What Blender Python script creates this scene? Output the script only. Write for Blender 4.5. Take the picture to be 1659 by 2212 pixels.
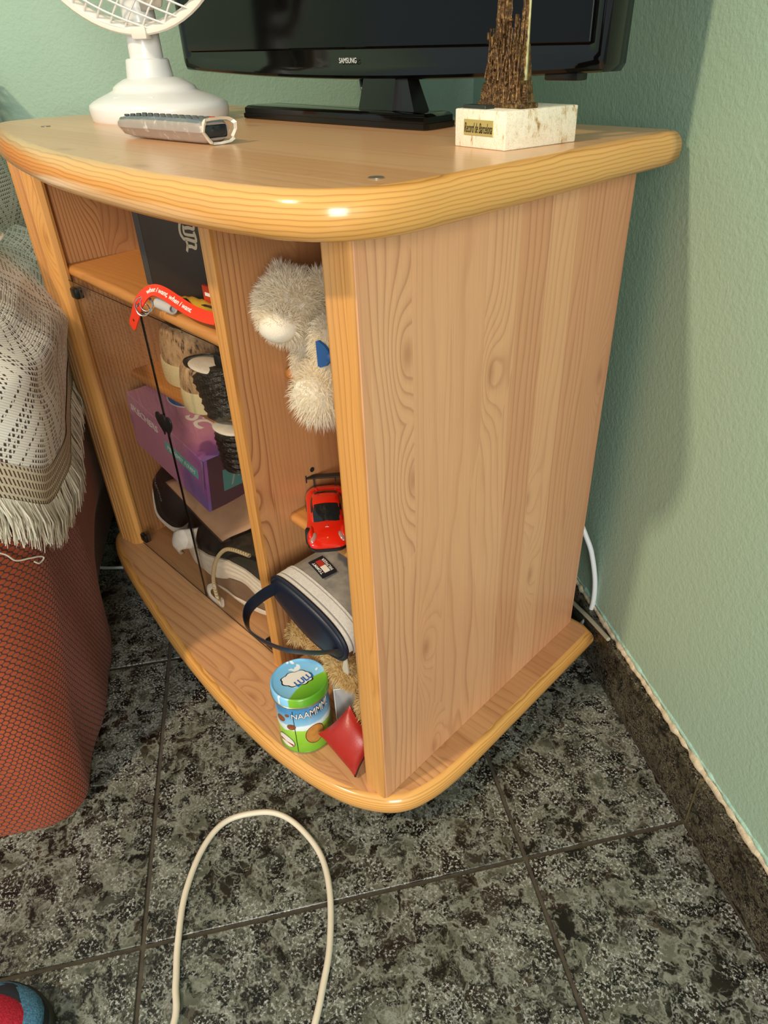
import bpy, bmesh, math, random
from mathutils import Vector, Matrix, noise
import numpy as np
SC = bpy.context.scene
COL = SC.collection
for o in list(bpy.data.objects):
    bpy.data.objects.remove(o)
PI = math.pi

# ------------------------------------------------------------------ camera
# world frame: x right along the cabinet front, y to its back, z up, metres; origin under its front right corner
cd = bpy.data.cameras.new('camera')
cam = bpy.data.objects.new('camera', cd)
COL.objects.link(cam)
cam.matrix_world = Matrix(((0.73786727, -0.36460026, 0.56799520, 0.37547670),
                           (0.67472924, 0.41978021, -0.60706262, -0.35377430),
                           (-0.01709796, 0.83117461, 0.55574854, 0.82724698),
                           (0, 0, 0, 1)))
cd.sensor_fit = 'AUTO'
cd.sensor_width = 36
cd.lens = 24.4885
cd.shift_x = -0.026719
cd.shift_y = 0.0015035
cd.clip_start = 0.02
SC.camera = cam

# ------------------------------------------------------------------ light
def srgb(h):
    h = h.lstrip('#')
    r = []
    for i in (0, 2, 4):
        v = int(h[i:i + 2], 16) / 255
        r.append(v / 12.92 if v <= 0.04045 else ((v + 0.055) / 1.055) ** 2.4)
    return (r[0], r[1], r[2], 1)

wd = bpy.data.worlds.new('world')
SC.world = wd
wd.use_nodes = True
bg = wd.node_tree.nodes['Background']
bg.inputs['Color'].default_value = (0.78, 0.94, 1.0, 1)
bg.inputs['Strength'].default_value = 0.56

def lamp(name, kind, loc, target, power, colr, size, size_y=None):
    ld = bpy.data.lights.new(name, kind)
    ld.energy = power
    ld.color = colr
    if kind == 'AREA':
        ld.size = size
        if size_y:
            ld.shape = 'RECTANGLE'
            ld.size_y = size_y
    else:
        ld.shadow_soft_size = size
    o = bpy.data.objects.new(name, ld)
    COL.objects.link(o)
    o.location = loc
    d = Vector(target) - Vector(loc)
    o.rotation_euler = d.to_track_quat('-Z', 'Y').to_euler()
    return o

lamp('ceiling_lamp', 'POINT', (-0.42, -1.80, 2.35), (0, 0, 0), 180, (1.0, 0.78, 0.52), 0.075)
lamp('window_light', 'AREA', (1.98, -1.78, 1.25), (0.0, 0.15, 0.45), 62, (1.0, 0.95, 0.88), 0.8, 1.2)

vs = SC.view_settings
vs.view_transform = 'Standard'
vs.look = 'None'
vs.exposure = 0.0
vs.gamma = 1.0
vs.use_curve_mapping = False

# ------------------------------------------------------------------ node helpers
def newmat(name):
    m = bpy.data.materials.new(name)
    m.use_nodes = True
    nt = m.node_tree
    b = nt.nodes['Principled BSDF']
    return m, nt, b

def nd(nt, typ, ins=None, **props):
    n = nt.nodes.new(typ)
    for k, v in props.items():
        setattr(n, k, v)
    for k, v in (ins or {}).items():
        s = n.inputs[k]
        if isinstance(v, bpy.types.NodeSocket):
            nt.links.new(v, s)
        else:
            s.default_value = v
    return n

def mth(nt, op, a, b=None, c=None):
    ins = {0: a}
    if b is not None:
        ins[1] = b
    if c is not None:
        ins[2] = c
    return nd(nt, 'ShaderNodeMath', ins, operation=op).outputs[0]

def ramp(nt, fac, stops, interp='LINEAR'):
    n = nt.nodes.new('ShaderNodeValToRGB')
    cr = n.color_ramp
    cr.interpolation = interp
    while len(cr.elements) > 1:
        cr.elements.remove(cr.elements[-1])
    for i, (p, c) in enumerate(stops):
        e = cr.elements[0] if i == 0 else cr.elements.new(p)
        e.position = p
        e.color = c if len(c) == 4 else (*c, 1)
    nt.links.new(fac, n.inputs[0])
    return n.outputs[0]

def mixc(nt, fac, a, b, blend='MIX'):
    n = nt.nodes.new('ShaderNodeMix')
    n.data_type = 'RGBA'
    n.blend_type = blend
    for k, v in ((0, fac), (6, a), (7, b)):
        if isinstance(v, bpy.types.NodeSocket):
            nt.links.new(v, n.inputs[k])
        else:
            n.inputs[k].default_value = v
    return n.outputs[2]

def coords(nt, kind='Object'):
    if kind == 'World':
        return nt.nodes.new('ShaderNodeNewGeometry').outputs['Position']
    return nt.nodes.new('ShaderNodeTexCoord').outputs[kind]

def sep(nt, v):
    return nd(nt, 'ShaderNodeSeparateXYZ', {0: v}).outputs

def comb(nt, x=0.0, y=0.0, z=0.0):
    return nd(nt, 'ShaderNodeCombineXYZ', {0: x, 1: y, 2: z}).outputs[0]

def bump(nt, b, height, strength=0.3, dist=0.001):
    n = nd(nt, 'ShaderNodeBump', {'Height': height, 'Strength': strength, 'Distance': dist})
    nt.links.new(n.outputs[0], b.inputs['Normal'])

def tex_noise(nt, vec, scale, detail=2, rough=0.5, out='Fac'):
    return nd(nt, 'ShaderNodeTexNoise', {'Vector': vec, 'Scale': scale, 'Detail': detail, 'Roughness': rough}).outputs[out]

def plain(name, colr, rough=0.5, metal=0.0, spec=0.5, coat=0.0, vary=0.0, vscale=60, bmp=0.0, bscale=300, sss=0):
    m, nt, b = newmat(name)
    c = srgb(colr) if isinstance(colr, str) else colr
    if vary:
        v = coords(nt)
        f = tex_noise(nt, v, vscale, 3)
        d = tuple(x * (1 - vary) for x in c[:3]) + (1,)
        l = tuple(min(1, x * (1 + vary)) for x in c[:3]) + (1,)
        nt.links.new(ramp(nt, f, [(0.3, d), (0.7, l)]), b.inputs['Base Color'])
    else:
        b.inputs['Base Color'].default_value = c
    b.inputs['Roughness'].default_value = rough
    b.inputs['Metallic'].default_value = metal
    b.inputs['Specular IOR Level'].default_value = spec
    b.inputs['Coat Weight'].default_value = coat
    b.inputs['Coat Roughness'].default_value = 0.08
    if bmp:
        bump(nt, b, tex_noise(nt, coords(nt), bscale, 3), bmp, 0.001)
    return m

# wood: growth rings run along axis `al`, bands across axis `ac`; strips glued side by side; knots bend the rings
def wood(name, ac, al, light, dark, line, freq=95, strip=0.06, knots=True, rough=0.32, wob=3.0, con=0.8, seed=0.0, along=0.10, th=2):
    m, nt, b = newmat(name)
    s = sep(nt, coords(nt))
    A, L, T = s['XYZ'.index(ac)], s['XYZ'.index(al)], s['XYZ'.index([q for q in 'XYZ' if q not in (ac, al)][0])]
    A = mth(nt, 'ADD', A, 3.0 + seed)
    if strip:
        idx = mth(nt, 'FLOOR', mth(nt, 'DIVIDE', A, strip))
        rnd = nd(nt, 'ShaderNodeTexWhiteNoise', {'W': idx}, noise_dimensions='1D').outputs['Value']
        rnd2 = nd(nt, 'ShaderNodeTexWhiteNoise', {'W': mth(nt, 'ADD', idx, 71.3)}, noise_dimensions='1D').outputs['Value']
    else:
        rnd = mth(nt, 'ADD', 0.45, 0.0)
        rnd2 = mth(nt, 'ADD', 0.3, 0.0)
    off = mth(nt, 'MULTIPLY', rnd2, 23.0)
    v1 = comb(nt, A, mth(nt, 'MULTIPLY', L, along), mth(nt, 'ADD', mth(nt, 'MULTIPLY', T, 0.3), off))
    n1 = tex_noise(nt, v1, 13.0, 2.0, 0.45)
    fq = mth(nt, 'MULTIPLY_ADD', rnd2, freq * 0.9, freq * 0.55)
    ph = mth(nt, 'MULTIPLY_ADD', A, fq, mth(nt, 'MULTIPLY', n1, wob * 2))
    n3 = tex_noise(nt, comb(nt, mth(nt, 'MULTIPLY', A, 2.0), L, off), 11.0, 1.0)
    ph = mth(nt, 'MULTIPLY_ADD', n3, 0.55, ph)
    kc = None
    if knots:
        vk = comb(nt, mth(nt, 'ADD', A, mth(nt, 'MULTIPLY', off, 3.7)), mth(nt, 'MULTIPLY', L, 0.42), 0.0)
        vo = nd(nt, 'ShaderNodeTexVoronoi', {'Vector': vk, 'Scale': 9.5, 'Randomness': 1.0}, feature='F1', voronoi_dimensions='2D')
        d = vo.outputs['Distance']
        pick = mth(nt, 'GREATER_THAN', sep(nt, vo.outputs['Color'])[0], 0.66)
        d2 = mth(nt, 'MULTIPLY', d, d)
        g1 = mth(nt, 'MULTIPLY', mth(nt, 'EXPONENT', mth(nt, 'MULTIPLY', d2, -26.0)), pick)
        g2 = mth(nt, 'MULTIPLY', mth(nt, 'EXPONENT', mth(nt, 'MULTIPLY', d2, -330.0)), pick)
        ph = mth(nt, 'MULTIPLY_ADD', g1, 4.2, ph)
        kc = g2
    fr = mth(nt, 'FRACT', ph)
    ln = ramp(nt, fr, [(0.0, (0.15,) * 3), (0.35, (0.05,) * 3), (0.72, (0.35,) * 3), (0.9, (1,) * 3), (0.97, (0.6,) * 3), (1.0, (0.15,) * 3)])
    amp = mth(nt, 'MULTIPLY', nd(nt, 'ShaderNodeMapRange', {0: tex_noise(nt, v1, 6.0, 1.0), 1: 0.35, 2: 0.65, 3: 0.25, 4: 1.0}).outputs[0], con)
    lf = mth(nt, 'MULTIPLY', ln, amp)
    tone = nd(nt, 'ShaderNodeMapRange', {0: mth(nt, 'ADD', mth(nt, 'MULTIPLY', rnd, 0.6), mth(nt, 'MULTIPLY', tex_noise(nt, v1, 4.0, 1.0), 0.6)), 1: 0.15, 2: 1.0}).outputs[0]
    base = mixc(nt, tone, srgb(light), srgb(dark))
    cc = mixc(nt, lf, base, srgb(line))
    if kc is not None:
        cc = mixc(nt, mth(nt, 'MULTIPLY', kc, 0.55), cc, srgb(line))
    fib = tex_noise(nt, comb(nt, mth(nt, 'MULTIPLY', A, 900.0), mth(nt, 'MULTIPLY', L, 14.0), mth(nt, 'MULTIPLY', T, 200.0)), 1.0, 2)
    cc = mixc(nt, 0.16, cc, ramp(nt, fib, [(0.3, (0.35,) * 3), (0.7, (1,) * 3)]), 'MULTIPLY')
    nt.links.new(cc, b.inputs['Base Color'])
    b.inputs['Roughness'].default_value = rough
    b.inputs['Coat Weight'].default_value = 0.15
    b.inputs['Coat Roughness'].default_value = 0.2
    bump(nt, b, mth(nt, 'ADD', fib, ln), 0.06, 0.0006)
    return m

# pine edge band: rings lie as wavy lines along the edge
def edge_wood(name, light, dark, line, freq=300, rough=0.22):
    m, nt, b = newmat(name)
    s = sep(nt, coords(nt))
    v = comb(nt, mth(nt, 'MULTIPLY', s[0], 7.0), mth(nt, 'MULTIPLY', s[1], 7.0), mth(nt, 'MULTIPLY', s[2], 22.0))
    n1 = tex_noise(nt, v, 1.0, 3.0, 0.55)
    ph = mth(nt, 'MULTIPLY_ADD', s[2], freq, mth(nt, 'MULTIPLY', n1, 2.8))
    fr = mth(nt, 'FRACT', ph)
    ln = ramp(nt, fr, [(0.0, (0.1,) * 3), (0.5, (0.0,) * 3), (0.8, (0.45,) * 3), (0.92, (1,) * 3), (1.0, (0.1,) * 3)])
    base = mixc(nt, tex_noise(nt, v, 0.6, 1.0), srgb(light), srgb(dark))
    cc = mixc(nt, mth(nt, 'MULTIPLY', ln, 0.75), base, srgb(line))
    nt.links.new(cc, b.inputs['Base Color'])
    b.inputs['Roughness'].default_value = rough
    b.inputs['Coat Weight'].default_value = 0.4
    b.inputs['Coat Roughness'].default_value = 0.12
    return m

# ------------------------------------------------------------------ geometry helpers
class G:
    def __init__(s):
        s.v = []
        s.f = []
        s.mi = []
        s.uv = None
    def add(s, vs, fs, mi=0):
        k = len(s.v)
        s.v += [tuple(p) for p in vs]
        s.f += [tuple(i + k for i in f) for f in fs]
        s.mi += [mi] * len(fs)
        return s
    def bm(s, bm, mi=0):
        bm.verts.ensure_lookup_table()
        bm.verts.index_update()
        s.add([v.co[:] for v in bm.verts], [[v.index for v in f.verts] for f in bm.faces], mi)
        bm.free()
        return s
    def box(s, x0, x1, y0, y1, z0, z1, bev=0.0, seg=2, M=None, mi=0):
        bm = bmesh.new()
        bmesh.ops.create_cube(bm, size=1)
        for v in bm.verts:
            v.co = Vector(((x0 + x1) / 2 + v.co.x * (x1 - x0), (y0 + y1) / 2 + v.co.y * (y1 - y0), (z0 + z1) / 2 + v.co.z * (z1 - z0)))
        if bev > 0:
            bmesh.ops.bevel(bm, geom=list(bm.edges), offset=bev, segments=seg, profile=0.5, affect='EDGES')
        if M is not None:
            bmesh.ops.transform(bm, matrix=M, verts=bm.verts)
        return s.bm(bm, mi)
    def ring_loft(s, rings, closed=True, cap0=True, cap1=True, mi=0):
        n = len(rings[0])
        vs = [p for r in rings for p in r]
        fs = []
        for i in range(len(rings) - 1):
            for j in range(n if closed else n - 1):
                k = (j + 1) % n
                fs.append((i * n + j, i * n + k, (i + 1) * n + k, (i + 1) * n + j))
        if cap0:
            fs.append(tuple(range(n))[::-1])
        if cap1:
            fs.append(tuple(range((len(rings) - 1) * n, len(rings) * n)))
        return s.add(vs, fs, mi)
    def tube(s, pts, r, seg=8, closed=False, mi=0, cap=True, flat=None):
        pts = [Vector(p) for p in pts]
        n = len(pts)
        rings = []
        up = None
        for i, p in enumerate(pts):
            if closed:
                t = pts[(i + 1) % n] - pts[i - 1]
            else:
                t = pts[min(i + 1, n - 1)] - pts[max(i - 1, 0)]
            t.normalize()
            if up is None:
                up = Vector((0, 0, 1)) if abs(t.z) < 0.9 else Vector((1, 0, 0))
                if flat is not None:
                    up = Vector(flat)
            up = (up - t * up.dot(t))
            if up.length < 1e-6:
                up = t.orthogonal()
            up.normalize()
            sd = t.cross(up)
            rr = r[i] if isinstance(r, list) else r
            ra, rb = (rr if isinstance(rr, tuple) else (rr, rr))
            rings.append([p + sd * (ra * math.cos(2 * PI * k / seg)) + up * (rb * math.sin(2 * PI * k / seg)) for k in range(seg)])
        if closed:
            rings.append(rings[0])
            return s.ring_loft(rings, True, False, False, mi)
        return s.ring_loft(rings, True, cap, cap, mi)
    def lathe(s, prof, seg=40, M=None, mi=0, cap0=True, cap1=True):
        rings = []
        for r, z in prof:
            ring = [Vector((r * math.cos(2 * PI * k / seg), r * math.sin(2 * PI * k / seg), z)) for k in range(seg)]
            if M is not None:
                ring = [M @ p for p in ring]
            rings.append(ring)
        return s.ring_loft(rings, True, cap0, cap1, mi)
    def ell(s, c, rad, M=None, seg=24, rings=14, fn=None, mi=0):
        vs = []
        for i in range(rings + 1):
            th = PI * i / rings
            for k in range(seg):
                a = 2 * PI * k / seg
                u = Vector((math.sin(th) * math.cos(a), math.sin(th) * math.sin(a), math.cos(th)))
                p = Vector((u.x * rad[0], u.y * rad[1], u.z * rad[2]))
                if fn:
                    p = p * fn(u)
                if M is not None:
                    p = M @ p
                vs.append(p + Vector(c))
        fs = []
        for i in range(rings):
            for k in range(seg):
                k2 = (k + 1) % seg
                fs.append((i * seg + k, (i + 1) * seg + k, (i + 1) * seg + k2, i * seg + k2))
        return s.add(vs, fs, mi)
    def prism(s, poly, z0, z1, M=None, bev=0.0, seg=2, mi=0):
        bm = bmesh.new()
        a = [bm.verts.new((p[0], p[1], z0)) for p in poly]
        f = bm.faces.new(a)
        r = bmesh.ops.extrude_face_region(bm, geom=[f])
        for e in r['geom']:
            if isinstance(e, bmesh.types.BMVert):
                e.co.z = z1
        bmesh.ops.recalc_face_normals(bm, faces=bm.faces)
        if bev:
            es = [e for e in bm.edges if abs(e.verts[0].co.z - e.verts[1].co.z) < 1e-9]
            bmesh.ops.bevel(bm, geom=es, offset=bev, segments=seg, profile=0.5, affect='EDGES')
        if M is not None:
            bmesh.ops.transform(bm, matrix=M, verts=bm.verts)
        return s.bm(bm, mi)
    def grid(s, P, nu, nv, mi=0, uvs=False):
        vs = []
        uv = []
        for i in range(nu):
            for j in range(nv):
                vs.append(P(i / (nu - 1), j / (nv - 1)))
        fs = [(i * nv + j, (i + 1) * nv + j, (i + 1) * nv + j + 1, i * nv + j + 1) for i in range(nu - 1) for j in range(nv - 1)]
        return s.add(vs, fs, mi)
    def build(s, name, mats, parent=None, smooth=True, ang=40, uv=None, M=None, fix=True):
        me = bpy.data.meshes.new(name)
        vv = s.v if M is None else [tuple(M @ Vector(p)) for p in s.v]
        me.from_pydata(vv, [], s.f)
        if not isinstance(mats, (list, tuple)):
            mats = [mats]
        for m in mats:
            me.materials.append(m)
        if len(mats) > 1:
            me.polygons.foreach_set('material_index', s.mi)
        if fix:
            bm = bmesh.new()
            bm.from_mesh(me)
            bmesh.ops.recalc_face_normals(bm, faces=bm.faces)
            bm.to_mesh(me)
            bm.free()
        if smooth:
            me.polygons.foreach_set('use_smooth', [True] * len(me.polygons))
            me.set_sharp_from_angle(angle=math.radians(ang))
        if uv is not None:
            ul = me.uv_layers.new(name='UVMap')
            for lp in me.loops:
                ul.data[lp.index].uv = uv[lp.vertex_index]
        me.update()
        o = bpy.data.objects.new(name, me)
        COL.objects.link(o)
        if parent is not None:
            o.parent = parent
        return o

def thing(name, label, cat, loc=(0, 0, 0), rot=(0, 0, 0), group=None):
    o = bpy.data.objects.new(name, None)
    o.empty_display_size = 0.05
    COL.objects.link(o)
    o.location = loc
    o.rotation_euler = rot
    o['label'] = label
    o['category'] = cat
    if group:
        o['group'] = group
    return o

def tag(o, label, cat, group=None):
    o['label'] = label
    o['category'] = cat
    if group:
        o['group'] = group
    return o

def struct(o):
    o['kind'] = 'structure'
    return o

def inv_parent(o, parent):
    # keep world-space vertices of o although its parent stands elsewhere
    o.parent = parent
    o.matrix_parent_inverse = parent.matrix_basis.inverted()
    return o

def text(name, body, mat, parent, org, xd, yd, width, height=None, ext=0.0004, shear=0.0, bold=0.0, center=True, warp=None, res=3, spacing=1.0):
    cu = bpy.data.curves.new('txt', 'FONT')
    cu.body = body
    cu.shear = shear
    cu.offset = bold
    cu.resolution_u = res
    cu.extrude = 0.01
    cu.space_character = spacing
    ob = bpy.data.objects.new('txt', cu)
    COL.objects.link(ob)
    dg = bpy.context.evaluated_depsgraph_get()
    me = bpy.data.meshes.new_from_object(ob.evaluated_get(dg))
    bpy.data.objects.remove(ob)
    bpy.data.curves.remove(cu)
    xs = [v.co.x for v in me.vertices]
    ys = [v.co.y for v in me.vertices]
    x0, x1, y0, y1 = min(xs), max(xs), min(ys), max(ys)
    sx = width / (x1 - x0)
    sy = sx if height is None else height / (y1 - y0)
    xd = Vector(xd).normalized()
    yd = Vector(yd)
    yd = (yd - xd * yd.dot(xd)).normalized()
    zd = xd.cross(yd)
    for v in me.vertices:
        x = (v.co.x - ((x0 + x1) / 2 if center else x0)) * sx
        y = (v.co.y - (y0 + y1) / 2) * sy
        z = (v.co.z + 0.01) / 0.02 * ext
        if warp:
            v.co = warp(x, y, z)
        else:
            v.co = Vector(org) + xd * x + yd * y + zd * z
    me.materials.clear()
    me.materials.append(mat)
    me.name = name
    o = bpy.data.objects.new(name, me)
    COL.objects.link(o)
    if parent is not None:
        inv_parent(o, parent)
    return o

def smooth_path(pts, n=8, closed=False):
    pts = [Vector(p) for p in pts]
    out = []
    m = len(pts)
    rng = range(m) if closed else range(m - 1)
    for i in rng:
        if closed:
            p0, p1, p2, p3 = pts[i - 1], pts[i], pts[(i + 1) % m], pts[(i + 2) % m]
        else:
            p0, p1, p2, p3 = pts[max(i - 1, 0)], pts[i], pts[i + 1], pts[min(i + 2, m - 1)]
        for k in range(n):
            t = k / n
            out.append(0.5 * ((2 * p1) + (p2 - p0) * t + (2 * p0 - 5 * p1 + 4 * p2 - p3) * t * t + (3 * p1 - p0 - 3 * p2 + p3) * t ** 3))
    if not closed:
        out.append(pts[-1])
    return out

def offset_poly(poly, d):
    # poly counter-clockwise; positive d moves inwards
    n = len(poly)
    out = []
    for i in range(n):
        a, b, c = Vector(poly[i - 1]), Vector(poly[i]), Vector(poly[(i + 1) % n])
        e1, e2 = (b - a).normalized(), (c - b).normalized()
        n1, n2 = Vector((-e1.y, e1.x)), Vector((-e2.y, e2.x))
        k = (n1 + n2)
        k = k / max(0.35, k.dot(n1)) if k.length > 1e-6 else n1
        out.append((b.x + k.x * d, b.y + k.y * d))
    return out

# ------------------------------------------------------------------ room shell (built along the walls, then turned into the world frame)
ROOM = Matrix(((0.57352177, -0.81919032, 0, 0.14784079), (0.81919032, 0.57352177, 0, 0.08128956), (0, 0, 1, 0), (0, 0, 0, 1)))
WX, WY = 0.2247, 1.05            # right wall and back wall planes in room coordinates
T = 0.45                          # tile module

def tile_mat(name, bright=1.0, scale=1.0, tint=(1.0, 0.97, 0.91)):
    m, nt, b = newmat(name)
    p = coords(nt, 'World')
    rn = nd(nt, 'ShaderNodeObjectInfo').outputs['Random']
    p = nd(nt, 'ShaderNodeVectorMath', {0: p, 1: comb(nt, mth(nt, 'MULTIPLY', rn, 9.0), mth(nt, 'MULTIPLY', rn, 5.0), 0.0)}, operation='ADD').outputs[0]
    wn = nd(nt, 'ShaderNodeTexNoise', {'Vector': p, 'Scale': 22.0 * scale, 'Detail': 4.0, 'Roughness': 0.65}).outputs['Color']
    q = nd(nt, 'ShaderNodeVectorMath', {0: wn, 1: (0.5, 0.5, 0.5)}, operation='SUBTRACT').outputs[0]
    q = nd(nt, 'ShaderNodeVectorMath', {0: q, 3: 0.075}, operation='SCALE').outputs[0]
    pw = nd(nt, 'ShaderNodeVectorMath', {0: p, 1: q}, operation='ADD').outputs[0]
    def vor(sc, feat):
        return nd(nt, 'ShaderNodeTexVoronoi', {'Vector': pw, 'Scale': sc * scale}, feature=feat)
    e1 = vor(34.0, 'DISTANCE_TO_EDGE').outputs['Distance']
    cr = sep(nt, vor(34.0, 'F1').outputs['Color'])[0]
    e2 = vor(78.0, 'DISTANCE_TO_EDGE').outputs['Distance']
    c2 = sep(nt, vor(78.0, 'F1').outputs['Color'])[1]
    big = tex_noise(nt, p, 10.0 * scale, 4, 0.62)
    stone = ramp(nt, cr, [(0.0, srgb('#16130f')), (0.3, srgb('#3a2c22')), (0.42, srgb('#55483c')), (0.55, srgb('#22221f')), (0.72, srgb('#62665a')), (1.0, srgb('#85897b'))])
    small = ramp(nt, c2, [(0.0, srgb('#12100e')), (0.4, srgb('#3f352a')), (0.62, srgb('#6c6f63')), (1.0, srgb('#8f9486'))])
    pk_ = nd(nt, 'ShaderNodeMapRange', {0: tex_noise(nt, p, 21.0 * scale, 3, 0.6), 1: 0.40, 2: 0.60}).outputs[0]
    col = mixc(nt, mth(nt, 'MULTIPLY', pk_, 0.75), stone, small)
    col = mixc(nt, nd(nt, 'ShaderNodeMapRange', {0: big, 1: 0.54, 2: 0.72, 3: 0.0, 4: 0.7}).outputs[0], col, srgb('#878d80'))
    vn = ramp(nt, e1, [(0.0, (1,) * 3), (0.03, (0.7,) * 3), (0.10, (0,) * 3)])
    col = mixc(nt, mth(nt, 'MULTIPLY', vn, 0.85), col, srgb('#a3a89c'))
    v2 = ramp(nt, e2, [(0.0, (1,) * 3), (0.05, (0.6,) * 3), (0.12, (0,) * 3)])
    nz = nd(nt, 'ShaderNodeMapRange', {0: tex_noise(nt, p, 24.0 * scale, 2), 1: 0.42, 2: 0.60}).outputs[0]
    col = mixc(nt, mth(nt, 'MULTIPLY', mth(nt, 'MULTIPLY', v2, nz), 0.9), col, srgb('#b7bdb8'))
    dk = tex_noise(nt, pw, 46.0 * scale, 5, 0.72)
    col = mixc(nt, nd(nt, 'ShaderNodeMapRange', {0: dk, 1: 0.505, 2: 0.58}).outputs[0], col, srgb('#14110d'))
    sp = tex_noise(nt, p, 300.0 * scale, 3, 0.65)
    pat = nd(nt, 'ShaderNodeMapRange', {0: tex_noise(nt, pw, 17.0 * scale, 4, 0.65), 1: 0.44, 2: 0.56}).outputs[0]
    spk = mth(nt, 'MULTIPLY', nd(nt, 'ShaderNodeMapRange', {0: sp, 1: 0.535, 2: 0.60}).outputs[0], pat)
    col = mixc(nt, spk, col, srgb('#dde2e3'))
    col = mixc(nt, 1.0, col, (bright * tint[0], bright * tint[1], bright * tint[2], 1), 'MULTIPLY')
    nt.links.new(col, b.inputs['Base Color'])
    b.inputs['Roughness'].default_value = 0.34
    b.inputs['Specular IOR Level'].default_value = 0.4
    bump(nt, b, sp, 0.12, 0.0006)
    return m

M_TILE = tile_mat('marble_tile', 0.51)
M_SKIRT = tile_mat('marble_skirting', 0.26, 1.5, (1.0, 0.84, 0.62))
M_GROUT = plain('grout', '#453e33', 0.85, vary=0.25, vscale=90)

def wall_mat():
    m, nt, b = newmat('sage_paint')
    p = coords(nt, 'World')
    f = tex_noise(nt, p, 2.2, 3)
    f2 = tex_noise(nt, p, 90, 3)
    c = mixc(nt, f, srgb('#97b59f'), srgb('#a4beaa'))
    c = mixc(nt, mth(nt, 'MULTIPLY', f2, 0.25), c, srgb('#8fb09e'))
    nt.links.new(c, b.inputs['Base Color'])
    b.inputs['Roughness'].default_value = 0.5
    b.inputs['Specular IOR Level'].default_value = 0.35
    h = mth(nt, 'MULTIPLY_ADD', tex_noise(nt, p, 130, 3, 0.55), 1.0, mth(nt, 'MULTIPLY', tex_noise(nt, p, 260, 2), 0.35))
    bump(nt, b, h, 0.35, 0.0022)
    return m
M_WALL = wall_mat()

def room_obj(o):
    o.matrix_world = ROOM
    return o

wr = struct(room_obj(G().box(WX, WX + 0.1, -3.2, WY + 0.1, -0.02, 2.6).build('wall_right', M_WALL, smooth=False)))
wb = struct(room_obj(G().box(-3.2, WX, WY, WY + 0.1, -0.02, 2.6).build('wall_back', M_WALL, smooth=False)))
fl = struct(room_obj(G().box(-3.2, WX, -3.2, WY, -0.03, -0.0028).build('floor', M_GROUT, smooth=False)))
gap = 0.0027
tile_meshes = {}
for i in range(-7, 1):
    for j in range(-7, 3):
        x0, x1 = i * T + gap, (i + 1) * T - gap
        y0, y1 = j * T + gap, (j + 1) * T - gap
        x1 = min(x1, WX - 0.0135)
        y1 = min(y1, WY - 0.0135)
        if x1 - x0 < 0.02 or y1 - y0 < 0.02:
            continue
        key = (round(x1 - x0, 4), round(y1 - y0, 4))
        if key not in tile_meshes:
            t = G().box(0, key[0], 0, key[1], -0.0028, 0.0, 0.0007, 1).build('tile', M_TILE, fl, smooth=False)
            tile_meshes[key] = t.data
        else:
            t = bpy.data.objects.new('tile', tile_meshes[key])
            COL.objects.link(t)
            t.parent = fl
        t.location = (x0, y0, 0)

br = bpy.data.objects.new('baseboard_right', None)
COL.objects.link(br)
struct(room_obj(br))
bb = bpy.data.objects.new('baseboard_back', None)
COL.objects.link(bb)
struct(room_obj(bb))
for j in range(-7, 3):
    y0, y1 = j * T + 0.001, (j + 1) * T - 0.0035
    y1 = min(y1, WY - 0.002)
    if y1 > y0 + 0.02:
        G().box(WX - 0.012, WX - 0.0005, y0, y1, 0.001, 0.086, 0.001, 1).build('tile', M_SKIRT, br, smooth=False)
for i in range(-7, 1):
    x0, x1 = i * T + 0.001, min((i + 1) * T - 0.0035, WX - 0.0135)
    if x1 > x0 + 0.02:
        G().box(x0, x1, WY - 0.012, WY - 0.0005, 0.001, 0.086, 0.001, 1).build('tile', M_SKIRT, bb, smooth=False)
G().box(WX - 0.0095, WX - 0.0002, -3.15, WY - 0.013, -0.002, 0.0845).build('joint_mortar', plain('skirt_grout', '#6d6248', 0.8), br, smooth=False)
# ragged plaster crust along the top of the skirting
M_CRUST = plain('plaster_crust', '#c4b79c', 0.9, vary=0.25, vscale=140, bmp=0.6, bscale=420)
M_CRUSTP = plain('painted_crust', '#9ec3b4', 0.8, vary=0.15, vscale=160, bmp=0.6, bscale=420)
random.seed(4)
def crust(zc, rad, xo, mat, name, seed):
    g = G()
    rings = []
    y = -1.3
    while y < 0.95:
        r0 = rad * (0.65 + 0.5 * noise.noise((y * 31, seed, 0)) + 0.45 * noise.noise((y * 90, seed, 2)))
        z0 = zc + 0.0022 * noise.noise((y * 17, seed, 5)) + 0.001 * noise.noise((y * 80, seed, 7))
        rings.append([Vector((WX + xo - max(0.001, r0) * 1.0 * max(0, math.sin(PI * k / 6)) , y, z0 + r0 * 1.25 * math.cos(PI * k / 6))) for k in range(7)])
        y += 0.004
    g.ring_loft(rings, closed=False, cap0=False, cap1=False, mi=0)
    return g.build(name, mat, br, fix=False)
crust(0.0895, 0.0058, -0.001, M_CRUST, 'plaster_crust', 1.0)
crust(0.0965, 0.0042, 0.0008, M_CRUSTP, 'painted_crust', 9.0)

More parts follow.
